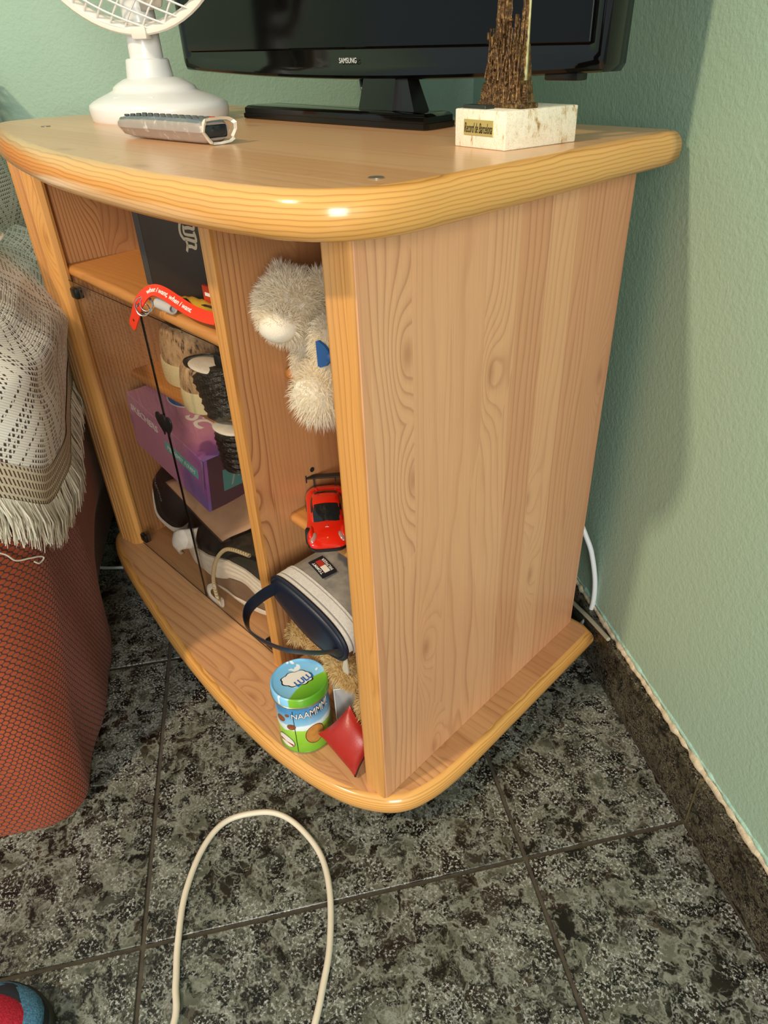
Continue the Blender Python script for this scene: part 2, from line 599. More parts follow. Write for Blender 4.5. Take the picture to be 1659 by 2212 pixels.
# ------------------------------------------------------------------ TV cabinet
L_PANEL = wood('pine_laminate_vertical', 'Y', 'Z', '#e4b084', '#d0946c', '#a06445', freq=85, strip=0.049, seed=0.23, wob=4.0, con=0.55, along=0.13)
L_DIV = wood('pine_laminate_divider', 'Y', 'Z', '#d09a66', '#b98053', '#7d4826', freq=120, strip=0.075, seed=0.9, wob=2.6, con=0.75)
L_BACK = wood('pine_laminate_back', 'X', 'Z', '#bf8550', '#a86e3f', '#6e3c1c', freq=100, strip=0.07, seed=0.2, wob=2.6, con=0.6)
L_TOP = wood('pine_laminate_top', 'Y', 'X', '#e2b283', '#d39c6b', '#a56f42', freq=70, strip=0.062, knots=True, rough=0.28, wob=2.4, con=0.42, seed=0.11)
L_PLINTH = wood('pine_laminate_plinth', 'Y', 'X', '#dca875', '#c88f62', '#98603a', freq=80, strip=0.05, knots=True, rough=0.3, wob=2.2, con=0.6, seed=0.42)
L_SHELF = wood('pine_shelf', 'Y', 'X', '#cf9250', '#bd7d3e', '#935a26', freq=80, strip=0.09, knots=False, rough=0.35, con=0.45, seed=0.77)
L_POST = wood('solid_pine_post', 'X', 'Z', '#dca25c', '#cb8d48', '#99612a', freq=130, strip=0.018, knots=True, rough=0.28, wob=2.0, con=0.7, seed=0.303)
L_EDGE = edge_wood('solid_pine_edge', '#e8b268', '#da9c50', '#a0692c')
L_SEDGE = edge_wood('shelf_pine_edge', '#dba05a', '#cd9048', '#a5682c', freq=120)
M_BLACK = plain('black_plastic', '#111112', 0.4)
M_CHROME = plain('chrome', '#c8c8c8', 0.18, 1.0)
M_DHOLE = plain('dark_hole', '#1d120a', 0.9)

Z1, Z2 = 0.0723, 0.7223
cab = thing('tv_cabinet', 'pine veneer television cabinet with bowed front, open shelves and two glass doors', 'cabinet')

TOP = smooth_path([(0.03, 0.424, 0), (-0.3, 0.43, 0), (-0.755, 0.432, 0)], 1) + smooth_path([(-0.772, 0.41, 0), (-0.774, 0.2, 0), (-0.772, 0.10, 0), (-0.750, 0.052, 0), (-0.69, 0.022, 0), (-0.60, -0.006, 0), (-0.48, -0.036, 0), (-0.355, -0.060, 0), (-0.23, -0.073, 0), (-0.13, -0.077, 0), (-0.05, -0.072, 0), (0.0, -0.060, 0), (0.030, -0.036, 0), (0.045, 0.0, 0), (0.0475, 0.06, 0), (0.045, 0.2, 0), (0.043, 0.412, 0)], 6)
TOP = [(p.x, p.y) for p in TOP]
PLI = smooth_path([(0.018, 0.424, 0), (-0.3, 0.43, 0), (-0.76, 0.432, 0)], 1) + smooth_path([(-0.786, 0.41, 0), (-0.788, 0.2, 0), (-0.788, 0.11, 0), (-0.782, 0.065, 0), (-0.755, 0.040, 0), (-0.68, 0.016, 0), (-0.505, -0.020, 0), (-0.397, -0.038, 0), (-0.286, -0.050, 0), (-0.19, -0.0545, 0), (-0.12, -0.051, 0), (-0.06, -0.041, 0), (-0.02, -0.026, 0), (0.012, -0.003, 0), (0.030, 0.030, 0), (0.039, 0.085, 0), (0.0405, 0.2, 0), (0.0405, 0.413, 0)], 6)
PLI = [(p.x, p.y) for p in PLI]

def board(poly, z0, z1, r, matf, mate, nf, ne, rin=0.9):
    zc, h = (z0 + z1) / 2, (z1 - z0) / 2
    rings = []
    st = 9
    for i in range(st + 1):
        th = -PI / 2 + PI * i / st
        ins = r * (1 - math.cos(th) ** 0.8) if math.cos(th) > 1e-6 else r
        rings.append([(p[0], p[1], zc + h * math.sin(th)) for p in offset_poly(poly, ins)])
    G().ring_loft(rings, True, True, False).build(ne, mate, cab, ang=60)
    flat = offset_poly(poly, r)
    return G().prism(flat, z1 - 0.004, z1).build(nf, matf, cab, smooth=False)

board(TOP, Z2, 0.7545, 0.013, L_TOP, L_EDGE, 'tabletop', 'tabletop_edge')
board(PLI, 0.0420, Z1, 0.011, L_PLINTH, L_EDGE, 'plinth_board', 'plinth_edge')

def post(x0, x1, y0, y1, name, inner):
    # solid front lipping with rounded vertical arrises
    g = G()
    r = 0.006
    pts = []
    for cx, cy, a0 in ((x0 + r, y0 + r, PI), (x1 - 0.003, y0 + 0.003, 1.5 * PI)):
        rr = r if cx < (x0 + x1) / 2 else 0.003
        for k in range(5):
            a = a0 + k * PI / 8
            pts.append((cx + rr * math.cos(a), cy + rr * math.sin(a)))
    pts += [(x1, y1), (x0, y1)]
    g.prism(pts, Z1, Z2)
    return g.build(name, L_POST, cab, ang=25)

# right side
G().box(-0.034, 0.0, -0.0065, 0.409, Z1, Z2, 0.0006, 1).build('side_panel', L_PANEL, cab, smooth=False)
post(-0.036, -0.0012, -0.009, 0.016, 'front_post', 1)
# left side
G().box(-0.755, -0.722, 0.078, 0.420, Z1, Z2, 0.0006, 1).build('side_panel', L_DIV, cab, smooth=False)
g = G()
pts = [(-0.755, 0.0585), (-0.7515, 0.054)]
for k in range(3):                       # vertical flutes in the left post
    xc = -0.7435 + k * 0.0085
    pts += [(xc - 0.0032, 0.0545 + k * 0.0009), (xc - 0.002, 0.0575 + k * 0.0009), (xc + 0.002, 0.0575 + k * 0.0009), (xc + 0.0032, 0.0552 + k * 0.0009)]
pts += [(-0.7205, 0.0575), (-0.7150, 0.0600), (-0.7085, 0.0660), (-0.7065, 0.0735), (-0.7085, 0.078), (-0.755, 0.078)]
g.prism(pts, Z1, Z2).build('front_post', L_POST, cab, ang=25)
# divider and back
G().box(-0.2805, -0.2630, 0.047, 0.403, Z1, Z2, 0.0006, 1).build('divider', L_DIV, cab, smooth=False)
G().prism([(-0.2808, 0.0450), (-0.2795, 0.0435), (-0.2642, 0.0435), (-0.2628, 0.0450), (-0.2628, 0.0495), (-0.2808, 0.0495)], Z1, Z2).build('divider_edge', L_POST, cab, smooth=False)
G().box(-0.755, -0.002, 0.403, 0.4085, Z1 + 0.002, Z2 - 0.002).build('back_panel', L_BACK, cab, smooth=False)

def shelf(x0, yf0, x1, yf1, zt, th, ye=0.402, r=0.0075):
    # front edge runs from (x0,yf0) to (x1,yf1); rounded nose
    rings = []
    for x, yf in ((x0, yf0), (x1, yf1)):
        ring = [(x, ye, zt - th), (x, ye, zt)]
        for k in range(7):
            a = PI / 2 + PI * k / 6
            ring.append((x, yf + r + r * math.cos(a), zt - th / 2 + th / 2 * math.sin(a)))
        rings.append(ring)
    b = G().ring_loft([[q for q in rg] for rg in rings]).build('shelf', L_SHELF, cab, ang=50)
    return b
SH1, SH2, SC1, SC2 = 0.570, 0.387, 0.517, 0.321
shelf(-0.7215, 0.079, -0.281, 0.0455, SH1, 0.0165)
shelf(-0.7215, 0.137, -0.281, 0.118, SH2, 0.0165)
shelf(-0.2625, 0.113, -0.0345, 0.100, SC1, 0.0150)
shelf(-0.2625, 0.093, -0.0345, 0.080, SC2, 0.0150)

# glass doors
def glass_mat():
    m, nt, b = newmat('smoked_glass')
    nt.nodes.remove(b)
    out = nt.nodes['Material Output']
    tr = nd(nt, 'ShaderNodeBsdfTransparent', {'Color': (0.965, 0.955, 0.935, 1)})
    gl = nd(nt, 'ShaderNodeBsdfGlossy', {'Color': (0.9, 0.95, 1, 1), 'Roughness': 0.02})
    lw = nd(nt, 'ShaderNodeLayerWeight', {'Blend': 0.5}).outputs['Facing']
    f = mth(nt, 'MULTIPLY_ADD', mth(nt, 'POWER', lw, 5.0), 0.7, 0.040)
    mx = nd(nt, 'ShaderNodeMixShader', {0: f, 1: tr.outputs[0], 2: gl.outputs[0]})
    nt.links.new(mx.outputs[0], out.inputs['Surface'])
    return m
M_GLASS = glass_mat()
M_GEDGE = plain('glass_edge', '#0b100e', 0.25)
def gy(x):
    return 0.0530 + 0.045 * (-x - 0.287)
def door(xa, xb, hinge_x, knob_x, seal_x):
    z0, z1 = 0.0742, 0.5515
    d = bpy.data.objects.new('glass_door', None)
    COL.objects.link(d)
    d.parent = cab
    def slab(x0, x1, zz0, zz1, ya, yb, name, mat):
        ring = lambda z: [(x0, gy(x0) + ya, z), (x1, gy(x1) + ya, z), (x1, gy(x1) + yb, z), (x0, gy(x0) + yb, z)]
        return G().ring_loft([ring(zz0), ring(zz1)]).build(name, mat, d, smooth=False)
    slab(xa + 0.0012, xb - 0.0012, z0, z1, 0.0, 0.0045, 'pane', M_GLASS)
    slab(seal_x - 0.0006, seal_x + 0.0006, z0, z1, -0.0002, 0.0014, 'pane_edge', M_GEDGE)
    slab(xa + 0.0012, xb - 0.0012, z0 - 0.0005, z0, 0.0, 0.0012, 'bottom_edge', M_GEDGE)
    slab(xa + 0.0012, xb - 0.0012, z1, z1 + 0.0005, 0.0, 0.0012, 'top_edge', M_GEDGE)
    for zc in (z0 + 0.018, z1 - 0.016):
        G().box(hinge_x - 0.009, hinge_x + 0.009, gy(hinge_x) - 0.004, gy(hinge_x) + 0.009, zc - 0.008, zc + 0.008, 0.003, 2).build('hinge', M_HINGE, d)
    g = G()
    mz = Matrix.Translation((knob_x, gy(knob_x) - 0.0018, 0.394)) @ Matrix.Rotation(PI / 2, 4, 'X')
    hp = []
    for k in range(28):
        t = 2 * PI * k / 28
        hp.append((0.00125 * 16 * math.sin(t) ** 3 * 0.75, 0.00125 * (13 * math.cos(t) - 5 * math.cos(2 * t) - 2 * math.cos(3 * t) - math.cos(4 * t)) * 0.95))
    g.prism(hp, -0.0012, 0.0012, M=mz, bev=0.0008)
    g.build('knob', M_BLACK, d)
    return d
M_HINGE = plain('dark_hinge', '#2b2a27', 0.35, 0.7)
door(-0.7060, -0.4845, -0.690, -0.4900, -0.4853)
door(-0.4835, -0.2830, -0.298, -0.4775, -0.4829)

# cam covers on the top, shelf-pin holes on the divider, casters
def disc(c, r, name, mat, ax='Z', th=0.0008):
    M = Matrix.Translation(c)
    if ax == 'X':
        M = M @ Matrix.Rotation(PI / 2, 4, 'Y')
    return G().lathe([(r * 0.55, 0.0), (r * 0.95, 0.0), (r, th * 0.3), (r, th), (r * 0.7, th)], 18, M).build(name, mat, cab)
M_CAP = plain('cam_cover', '#8c8577', 0.35, 0.6)
for c in ((0.008, 0.011, 0.7544), (-0.615, 0.062, 0.7544)):
    disc(c, 0.0055, 'cam_cover', M_CAP)
for z in (0.368, 0.437, 0.500):
    disc((-0.2632, 0.139, z), 0.0035, 'shelf_pin_hole', M_DHOLE, 'X')
    disc((-0.2632, 0.330, z), 0.0035, 'shelf_pin_hole', M_DHOLE, 'X')
for x, y in ((-0.03, 0.035), (-0.70, 0.10), (-0.03, 0.36), (-0.70, 0.37)):
    c = bpy.data.objects.new('caster', None)
    COL.objects.link(c)
    c.parent = cab
    M = Matrix.Translation((x, y, 0.0165)) @ Matrix.Rotation(PI / 2, 4, 'Y')
    G().lathe([(0.010, -0.011), (0.0155, -0.009), (0.0165, -0.004), (0.0165, 0.004), (0.0155, 0.009), (0.010, 0.011)], 20, M).build('wheel', M_BLACK, c)
    G().box(x - 0.014, x + 0.014, y - 0.011, y + 0.014, 0.026, 0.042, 0.003, 2).build('fork', M_BLACK, c)

# ------------------------------------------------------------------ television
ZT = 0.7545
M_GLOSS = plain('glossy_black', '#060606', 0.08, spec=0.5)
M_SCREEN = plain('screen_glass', '#050506', 0.13, spec=0.32)
M_SATIN = plain('satin_black', '#0d0d0e', 0.3)
M_GREYTXT = plain('silver_print', '#c9cbc8', 0.4)
tv = thing('television', 'black flat screen television on its pedestal at the back of the cabinet top', 'television', (-0.315, 0.32, ZT))
def tv_outline(ins=0.0, sag=0.0085):
    x0, x1, zb, zt = -0.655 + ins, 0.0125 - ins, 0.8065 + ins, 1.205 - ins
    pts = []
    n = 16
    for k in range(n + 1):
        t = k / n
        pts.append((x0 + 0.004 + (x1 - x0 - 0.008) * t, zb - sag * 4 * t * (1 - t)))
    pts += [(x1, zb + 0.006), (x1 + 0.0045, zt - 0.01), (x1, zt), (x0, zt), (x0 - 0.0045, zt - 0.01), (x0, zb + 0.006)]
    return pts
def tv_ring(y, ins):
    return [(p[0], y, p[1]) for p in tv_outline(ins)]
g = G()
g.ring_loft([tv_ring(0.2975, 0.016), tv_ring(0.295, 0.012), tv_ring(0.2945, 0.004), tv_ring(0.2965, 0.0012), tv_ring(0.300, 0.0), tv_ring(0.330, 0.0), tv_ring(0.338, 0.004), tv_ring(0.345, 0.03)], True, True, True)
inv_parent(g.build('bezel', M_GLOSS, ang=35), tv)
inv_parent(G().box(-0.6375, -0.0055, 0.2940, 0.2980, 0.8285, 1.188, 0.0008, 1).build('screen', M_SCREEN, smooth=False), tv)
g = G()
g.box(-0.56, -0.09, 0.345, 0.366, 0.84, 1.12, 0.012, 3)
inv_parent(g.build('rear_housing', M_SATIN), tv)
inv_parent(G().box(-0.054, -0.018, 0.300, 0.318, 0.7995, 0.8095, 0.0015, 2).build('sensor_box', M_SATIN), tv)
# neck: glossy column and a triangular gusset beside it
def frus(x0, x1, X0, X1, y0, y1, Y0, Y1, z0, z1):
    return G().ring_loft([[(x0, y0, z0), (x1, y0, z0), (x1, y1, z0), (x0, y1, z0)], [(X0, Y0, z1), (X1, Y0, z1), (X1, Y1, z1), (X0, Y1, z1)]])
inv_parent(frus(-0.296, -0.242, -0.294, -0.244, 0.288, 0.316, 0.297, 0.316, 0.767, 0.7995).build('neck', M_GLOSS, smooth=False), tv)
inv_parent(frus(-0.242, -0.214, -0.244, -0.229, 0.294, 0.320, 0.300, 0.318, 0.767, 0.7995).build('neck_gusset', M_SATIN, smooth=False), tv)
inv_parent(G().tube(smooth_path([(-0.314, 0.312, 0.802), (-0.311, 0.311, 0.79), (-0.304, 0.308, 0.778), (-0.301, 0.306, 0.767)], 5), 0.0024, 8).build('power_lead', M_SATIN), tv)
g = G()
base = [(-0.496, 0.275), (-0.490, 0.268), (-0.20, 0.264), (-0.176, 0.266), (-0.173, 0.272), (-0.180, 0.322), (-0.186, 0.328), (-0.488, 0.331), (-0.496, 0.326)]
rings = [[(p[0], p[1], z) for p in offset_poly(base, i)] for z, i in ((ZT, 0.002), (ZT + 0.001, 0.0), (ZT + 0.006, 0.0), (ZT + 0.0065, 0.0018), (ZT + 0.0075, 0.0018), (ZT + 0.012, 0.002), (ZT + 0.0145, 0.006), (ZT + 0.0150, 0.014))]
inv_parent(g.ring_loft(rings).build('stand_base', M_GLOSS, ang=30), tv)
text('brand_lettering', 'SAMSUNG', M_GREYTXT, tv, (-0.3155, 0.29440, 0.8165), (1, 0, 0), (0, 0, 1), 0.0285, 0.0052, ext=0.0003, bold=0.0)

# ------------------------------------------------------------------ desk fan
M_FAN = plain('fan_white', '#dfe0de', 0.32, coat=0.15)
M_FANG = plain('fan_grille', '#ded9cd', 0.35)
M_BLADE = plain('fan_blade', '#b9b2a6', 0.35)
fx, fy = -0.580, 0.196
fan = thing('desk_fan', 'white plastic desk fan with round wire cage left of the television', 'fan', (fx, fy, ZT))
FM = Matrix.Translation((fx, fy, ZT))
def base_r(a):
    return 1.0 + 0.10 * math.cos(2 * (a - 0.45))
def base_ring(r, z, seg=56):
    r = r * 0.95
    return [(fx + 0.009 * min(1, r / 0.08) + r * base_r(2 * PI * k / seg) * math.cos(2 * PI * k / seg), fy + r * base_r(2 * PI * k / seg) * math.sin(2 * PI * k / seg), ZT + z) for k in range(seg)]
g = G()
g.ring_loft([base_ring(r, z) for r, z in ((0.084, 0.0), (0.0855, 0.002), (0.087, 0.014), (0.086, 0.0185), (0.080, 0.0225), (0.071, 0.0265), (0.060, 0.0305), (0.052, 0.034), (0.0505, 0.0375), (0.044, 0.0415), (0.036, 0.0455), (0.0285, 0.0475))])
inv_parent(g.build('base', M_FAN, ang=50), fan)
g = G()                                      # control panel wedge on the base
g.ring_loft([[(fx + 0.012, fy - 0.075, ZT + 0.016), (fx + 0.07, fy - 0.045, ZT + 0.016), (fx + 0.075, fy + 0.0, ZT + 0.016), (fx + 0.02, fy + 0.03, ZT + 0.016)],
             [(fx + 0.010, fy - 0.060, ZT + 0.0285), (fx + 0.057, fy - 0.035, ZT + 0.0285), (fx + 0.063, fy - 0.002, ZT + 0.0285), (fx + 0.02, fy + 0.02, ZT + 0.0385)]])
inv_parent(g.build('control_panel', M_FAN, smooth=False), fan)
inv_parent(G().lathe([(0.0285, 0.045), (0.0290, 0.047), (0.0262, 0.066), (0.0240, 0.0675), (0.02, 0.0675)], 32, FM).build('collar', M_FAN, ang=30), fan)
inv_parent(G().lathe([(0.0205, 0.060), (0.0198, 0.10), (0.0190, 0.150), (0.0190, 0.175)], 28, FM).build('pole', M_FAN, ang=30), fan)
# head looks towards the front of the room
hc = Vector((fx + 0.030, fy - 0.022, ZT + 0.096 + 0.138))
hd = Vector((0.50, -0.86, -0.05)).normalized()
hx = Vector((0.86, 0.50, 0)).normalized()
hy = hd.cross(hx) * -1
if hy.z < 0:
    hy = -hy
HM = Matrix((( hx.x, hy.x, hd.x, hc.x), (hx.y, hy.y, hd.y, hc.y), (hx.z, hy.z, hd.z, hc.z), (0, 0, 0, 1)))
RC = 0.137
def circ(r, z, n=72):
    return [HM @ Vector((r * math.cos(2 * PI * k / n), r * math.sin(2 * PI * k / n), z)) for k in range(n)]
g = G()
g.tube(circ(RC, 0.0), (0.0046, 0.0075), 10, True)
inv_parent(g.build('cage_rim', M_FANG), fan)
def dome(x, y, z0=0.004, h=0.030):
    rr = min(1.0, (x * x + y * y) / (RC * RC))
    return HM @ Vector((x, y, z0 + h * (1 - rr ** 1.6)))
for fam, ang0, nm in ((0, 0.62, 'front_wires'), (1, -0.50, 'cross_wires')):
    g = G()
    ca, sa = math.cos(ang0), math.sin(ang0)
    for k in range(-9, 10):
        d = k * 0.0142
        half = math.sqrt(max(0, RC * RC - d * d))
        if half < 0.02:
            continue
        pts = []
        for q in range(13):
            t = -half + 2 * half * q / 12
            w = 0.010 * math.sin(PI * (t / half + 1) / 2) * (1 if fam else -1) * (d / RC)
            pts.append(dome(ca * t - sa * (d + w), sa * t + ca * (d + w), 0.003 + 0.0012 * fam))
        g.tube(pts, 0.00125, 5)
    inv_parent(g.build(nm, M_FAN), fan)
g = G()
for k in range(14):
    a = 2 * PI * k / 14
    pts = [HM @ Vector((r * math.cos(a + tw), r * math.sin(a + tw), z)) for r, z, tw in ((RC, -0.004, 0), (0.112, -0.028, 0.05), (0.085, -0.046, 0.15), (0.05, -0.052, 0.3))]
    g.tube(smooth_path(pts, 3), 0.0008, 5)
inv_parent(g.build('rear_wires', M_FANG), fan)
inv_parent(G().lathe([(0.0, 0.012), (0.018, 0.010), (0.022, 0.004), (0.022, -0.02)], 28, HM, cap0=False).build('hub', M_BLADE), fan)
inv_parent(G().lathe([(0.045, -0.046), (0.048, -0.056), (0.046, -0.10), (0.034, -0.118), (0.01, -0.124)], 32, HM).build('motor_housing', M_FAN), fan)
for k in range(3):
    a0 = -PI / 2 + 0.02 + k * 2 * PI / 3
    g = G()
    def P(u, v, a0=a0):
        r = 0.018 + 0.102 * u
        w = (0.35 + 0.55 * math.sin(PI * min(1, u * 0.8 + 0.15))) * (v - 0.5) * 1.1
        a = a0 + w
        return HM @ Vector((r * math.cos(a), r * math.sin(a), -0.012 + 0.026 * (v - 0.5) * (1 - 0.3 * u)))
    g.grid(P, 9, 8)
    b = g.build('blade', M_BLADE, fix=False)
    sm = b.modifiers.new('s', 'SOLIDIFY')
    sm.thickness = 0.0016
    inv_parent(b, fan)
inv_parent(G().box(-0.010, 0.010, -RC - 0.010, -RC + 0.003, -0.008, 0.008, 0.002, 2, HM).build('rim_clip', M_FANG), fan)

# ------------------------------------------------------------------ wrapped remote control
M_RSIDE = plain('silver_plastic', '#a79a92', 0.3, 0.25)
M_RTOP = plain('slate_plastic', '#5d6b72', 0.38)
M_RKEY = plain('remote_keys', '#3a4347', 0.45)
def film_mat():
    m, nt, b = newmat('clear_film')
    nt.nodes.remove(b)
    tr = nd(nt, 'ShaderNodeBsdfTransparent', {'Color': (0.97, 0.97, 0.96, 1)})
    gl = nd(nt, 'ShaderNodeBsdfPrincipled', {'Base Color': (0.9, 0.87, 0.82, 1), 'Roughness': 0.12})
    n = tex_noise(nt, coords(nt), 90, 4, 0.6)
    f = ramp(nt, n, [(0.45, (0.05,) * 3), (0.62, (0.12,) * 3), (0.70, (0.55,) * 3), (0.76, (0.1,) * 3)])
    mx = nd(nt, 'ShaderNodeMixShader', {0: f, 1: tr.outputs[0], 2: gl.outputs[0]})
    bp = nd(nt, 'ShaderNodeBump', {'Height': n, 'Strength': 0.8, 'Distance': 0.003})
    nt.links.new(bp.outputs[0], gl.inputs['Normal'])
    nt.links.new(mx.outputs[0], nt.nodes['Material Output'].inputs['Surface'])
    return m
M_FILM = film_mat()
RSC = Matrix.Diagonal((0.86, 0.70, 0.88, 1))
rem = thing('remote_control', 'slate and silver remote control wrapped in clear film in front of the fan', 'remote control', (-0.335, 0.066, ZT), (0, 0, math.radians(3)))
RMt = Matrix.Translation((-0.335, 0.066, ZT)) @ Matrix.Rotation(math.radians(3), 4, 'Z')
def rem_ring(x, w, zb, zt, k=12):
    pts = []
    for i in range(k):
        a = 2 * PI * i / k
        c, s_ = math.cos(a), math.sin(a)
        cy = math.copysign(abs(c) ** 0.45, c) * w
        cz = (zb + zt) / 2 + math.copysign(abs(s_) ** 0.6, s_) * (zt - zb) / 2
        pts.append((x, cy * (0.80 if cz < (zb + zt) / 2 - 0.001 else 1), cz))
    return pts
prof = [(-0.088, 0.010, 0.010, 0.0165), (-0.086, 0.018, 0.007, 0.0185), (-0.078, 0.0225, 0.003, 0.0205), (-0.06, 0.0235, 0.0008, 0.0222), (0.0, 0.0240, 0.0006, 0.0232), (0.06, 0.0240, 0.0006, 0.0232), (0.080, 0.0235, 0.001, 0.0225), (0.085, 0.021, 0.004, 0.020)]
rb = G().ring_loft([rem_ring(*p, k=20) for p in prof]).build('body', M_RSIDE, rem, ang=45)
rings = [[(x, y, z) for x, y, z in ((p[0] * 0.985, -p[1] * 0.86, p[3] - 0.0022), (p[0] * 0.985, -p[1] * 0.80, p[3] + 0.0008), (p[0] * 0.985, p[1] * 0.80, p[3] + 0.0008), (p[0] * 0.985, p[1] * 0.86, p[3] - 0.0022))] for p in prof[1:]]
G().ring_loft(rings).build('face_plate', M_RTOP, rem, ang=50)
g = G()
for i in range(11):
    for j in range(4):
        x, y = -0.066 + i * 0.0125, -0.0145 + j * 0.0097
        g.box(x - 0.0036, x + 0.0036, y - 0.0024, y + 0.0024, 0.0225, 0.0246, 0.0008, 1)
kp = g.build('keypad', M_RKEY, rem)
G().box(0.068, 0.075, 0.006, 0.013, 0.0225, 0.0250, 0.001, 1).build('power_key', plain('red_key', '#b2321f', 0.4), rem)
G().box(0.0845, 0.0865, -0.017, 0.017, 0.0065, 0.0185, 0.002, 2).build('infrared_window', plain('ir_window', '#23292d', 0.1), rem)
random.seed(2)
rg = []
for p in [(-0.091, 0.006, 0.009, 0.0170)] + prof[1:-1] + [(0.086, 0.0245, 0.0008, 0.0235), (0.090, 0.0252, 0.0012, 0.0238)]:
    rg.append([(x + random.uniform(-.001, .001), y * 1.045 + math.copysign(0.0010, y) + random.uniform(-.0007, .0007), max(0.0003, (z - 0.0115) * 1.09 + 0.0118 + random.uniform(-.0004, .0008))) for x, y, z in rem_ring(*p, k=20)])
G().ring_loft(rg, True, True, False).build('clear_wrap', M_FILM, rem, ang=30)
g = G()                                     # gathered end of the film
last = rg[-1]
ruf = []
for k, (x, y, z) in enumerate(last):
    ruf.append((x + 0.003 + 0.004 * random.random(), y * (1.0 + 0.05 * random.random()), max(0.0004, z * (1 + 0.05 * random.random()))))
g.ring_loft([last, ruf, [(p[0] - 0.002, p[1] * 0.86, (p[2] - 0.0118) * 0.80 + 0.0118) for p in ruf]], True, False, False)
M_TAPE = plain('milky_film', '#d8cfc0', 0.25)
g.build('film_end', M_TAPE, rem, ang=20)

for o in rem.children:
    o.data.transform(RSC)

# ------------------------------------------------------------------ souvenir on a travertine block
def traver():
    m, nt, b = newmat('travertine')
    p = coords(nt)
    q = nd(nt, 'ShaderNodeMapping', {'Vector': p, 'Scale': (1, 0.6, 0.35)}, vector_type='POINT').outputs[0]
    n1 = tex_noise(nt, q, 190, 3, 0.6)
    n2 = tex_noise(nt, p, 900, 2, 0.6)
    c = ramp(nt, n1, [(0.27, srgb('#8a6236')), (0.335, srgb('#cdb48d')), (0.42, srgb('#e6dcc6')), (0.75, srgb('#f0ead8'))])
    c = mixc(nt, 0.5, c, ramp(nt, n2, [(0.3, (0.6, 0.5, 0.36, 1)), (0.5, (1, 1, 1, 1))]), 'MULTIPLY')
    nt.links.new(c, b.inputs['Base Color'])
    b.inputs['Roughness'].default_value = 0.6
    bump(nt, b, ramp(nt, n1, [(0.27, (0,) * 3), (0.36, (1,) * 3)]), 0.5, 0.0015)
    return m
def bronze():
    m, nt, b = newmat('antique_bronze')
    p = coords(nt)
    s = sep(nt, p)
    n = tex_noise(nt, p, 260, 4, 0.65)
    n2 = tex_noise(nt, comb(nt, mth(nt, 'MULTIPLY', s[0], 3.0), mth(nt, 'MULTIPLY', s[1], 3.0), s[2]), 150, 2)
    c = ramp(nt, n, [(0.3, srgb('#2a1d12')), (0.5, srgb('#5c4126')), (0.66, srgb('#8d6f40')), (0.8, srgb('#c2a468'))])
    nt.links.new(c, b.inputs['Base Color'])
    b.inputs['Metallic'].default_value = 0.55
    b.inputs['Roughness'].default_value = 0.38
    bump(nt, b, mth(nt, 'ADD', n, n2), 0.8, 0.002)
    return m
M_TRAV, M_BRON = traver(), bronze()
M_PATINA = plain('lit_patina', '#8f8a5e', 0.45, 0.4, vary=0.25, vscale=200)  # patina with the light on the tower's right edge painted into its pale colour
sv = thing('tower_souvenir', 'bronze church spire souvenir standing on a travertine block', 'souvenir', (-0.029, 0.223, ZT), (0, 0, math.radians(-7)))
G().box(-0.0305, 0.0295, -0.0445, 0.0475, 0.0, 0.0288, 0.0012, 2).build('stone_block', M_TRAV, sv)
G().box(-0.0190, 0.0160, -0.0452, -0.0444, 0.0095, 0.0215, 0.0003, 1).build('name_plate', plain('brass_plate', '#b9a968', 0.35, 0.3), sv, smooth=False)
SVM = Matrix.Translation((-0.029, 0.223, ZT)) @ Matrix.Rotation(math.radians(-7), 4, 'Z')
text('plate_lettering', 'Record de Barcelona', plain('ink', '#16120c', 0.6), sv, SVM @ Vector((-0.0015, -0.04525, 0.0153)), SVM.to_3x3() @ Vector((1, 0, 0)), (0, 0, 1), 0.033, 0.0075, ext=0.0002, shear=0.4)
G().box(-0.0265, 0.0005, -0.0395, -0.028, 0.0288, 0.0315, 0.0004, 1).build('front_plinth', plain('dark_pad', '#242b29', 0.4), sv, smooth=False)
random.seed(11)
g = G()
ty = -0.012
H = 0.0288
def spire(cx, cy, r0, h, lean, nrib=9, z0=H + 0.018):
    # tapering fluted spire with bead rows
    rings = []
    n = 18
    for i in range(n + 1):
        t = i / n
        r = r0 * (1 - 0.55 * t ** 1.5) * (1 if i < n else 0.3)
        ring = []
        for k in range(nrib * 2):
            a = 2 * PI * k / (nrib * 2)
            rr = r * (1.0 if k % 2 else 0.74) * (1 + 0.08 * ((i % 2) * 2 - 1))
            ring.append((cx + lean * t + rr * math.cos(a), cy + rr * 0.75 * math.sin(a), z0 + (h - z0 + H) * t))
        rings.append(ring)
    g.ring_loft(rings)
def rbox(x0, x1, y0, y1, z0, z1):
    g.box(x0, x1, y0, y1, z0, z1, 0.0007, 1)
rbox(-0.0275, 0.0245, ty - 0.010, ty + 0.012, H, H + 0.004)
# battered body
g.ring_loft([[(-0.0255, ty - 0.0085, H + 0.003), (0.0215, ty - 0.0085, H + 0.003), (0.0215, ty + 0.010, H + 0.003), (-0.0255, ty + 0.010, H + 0.003)],
             [(-0.0195, ty - 0.006, H + 0.020), (0.0185, ty - 0.006, H + 0.020), (0.0185, ty + 0.008, H + 0.020), (-0.0195, ty + 0.008, H + 0.020)],
             [(-0.0160, ty - 0.005, H + 0.045), (0.0165, ty - 0.005, H + 0.045), (0.0165, ty + 0.006, H + 0.045), (-0.0160, ty + 0.006, H + 0.045)]])
# side buttresses
for cx in (-0.0245, 0.0205):
    spire(cx, ty - 0.003, 0.0048, 0.018, 0.0, 7, H + 0.002)
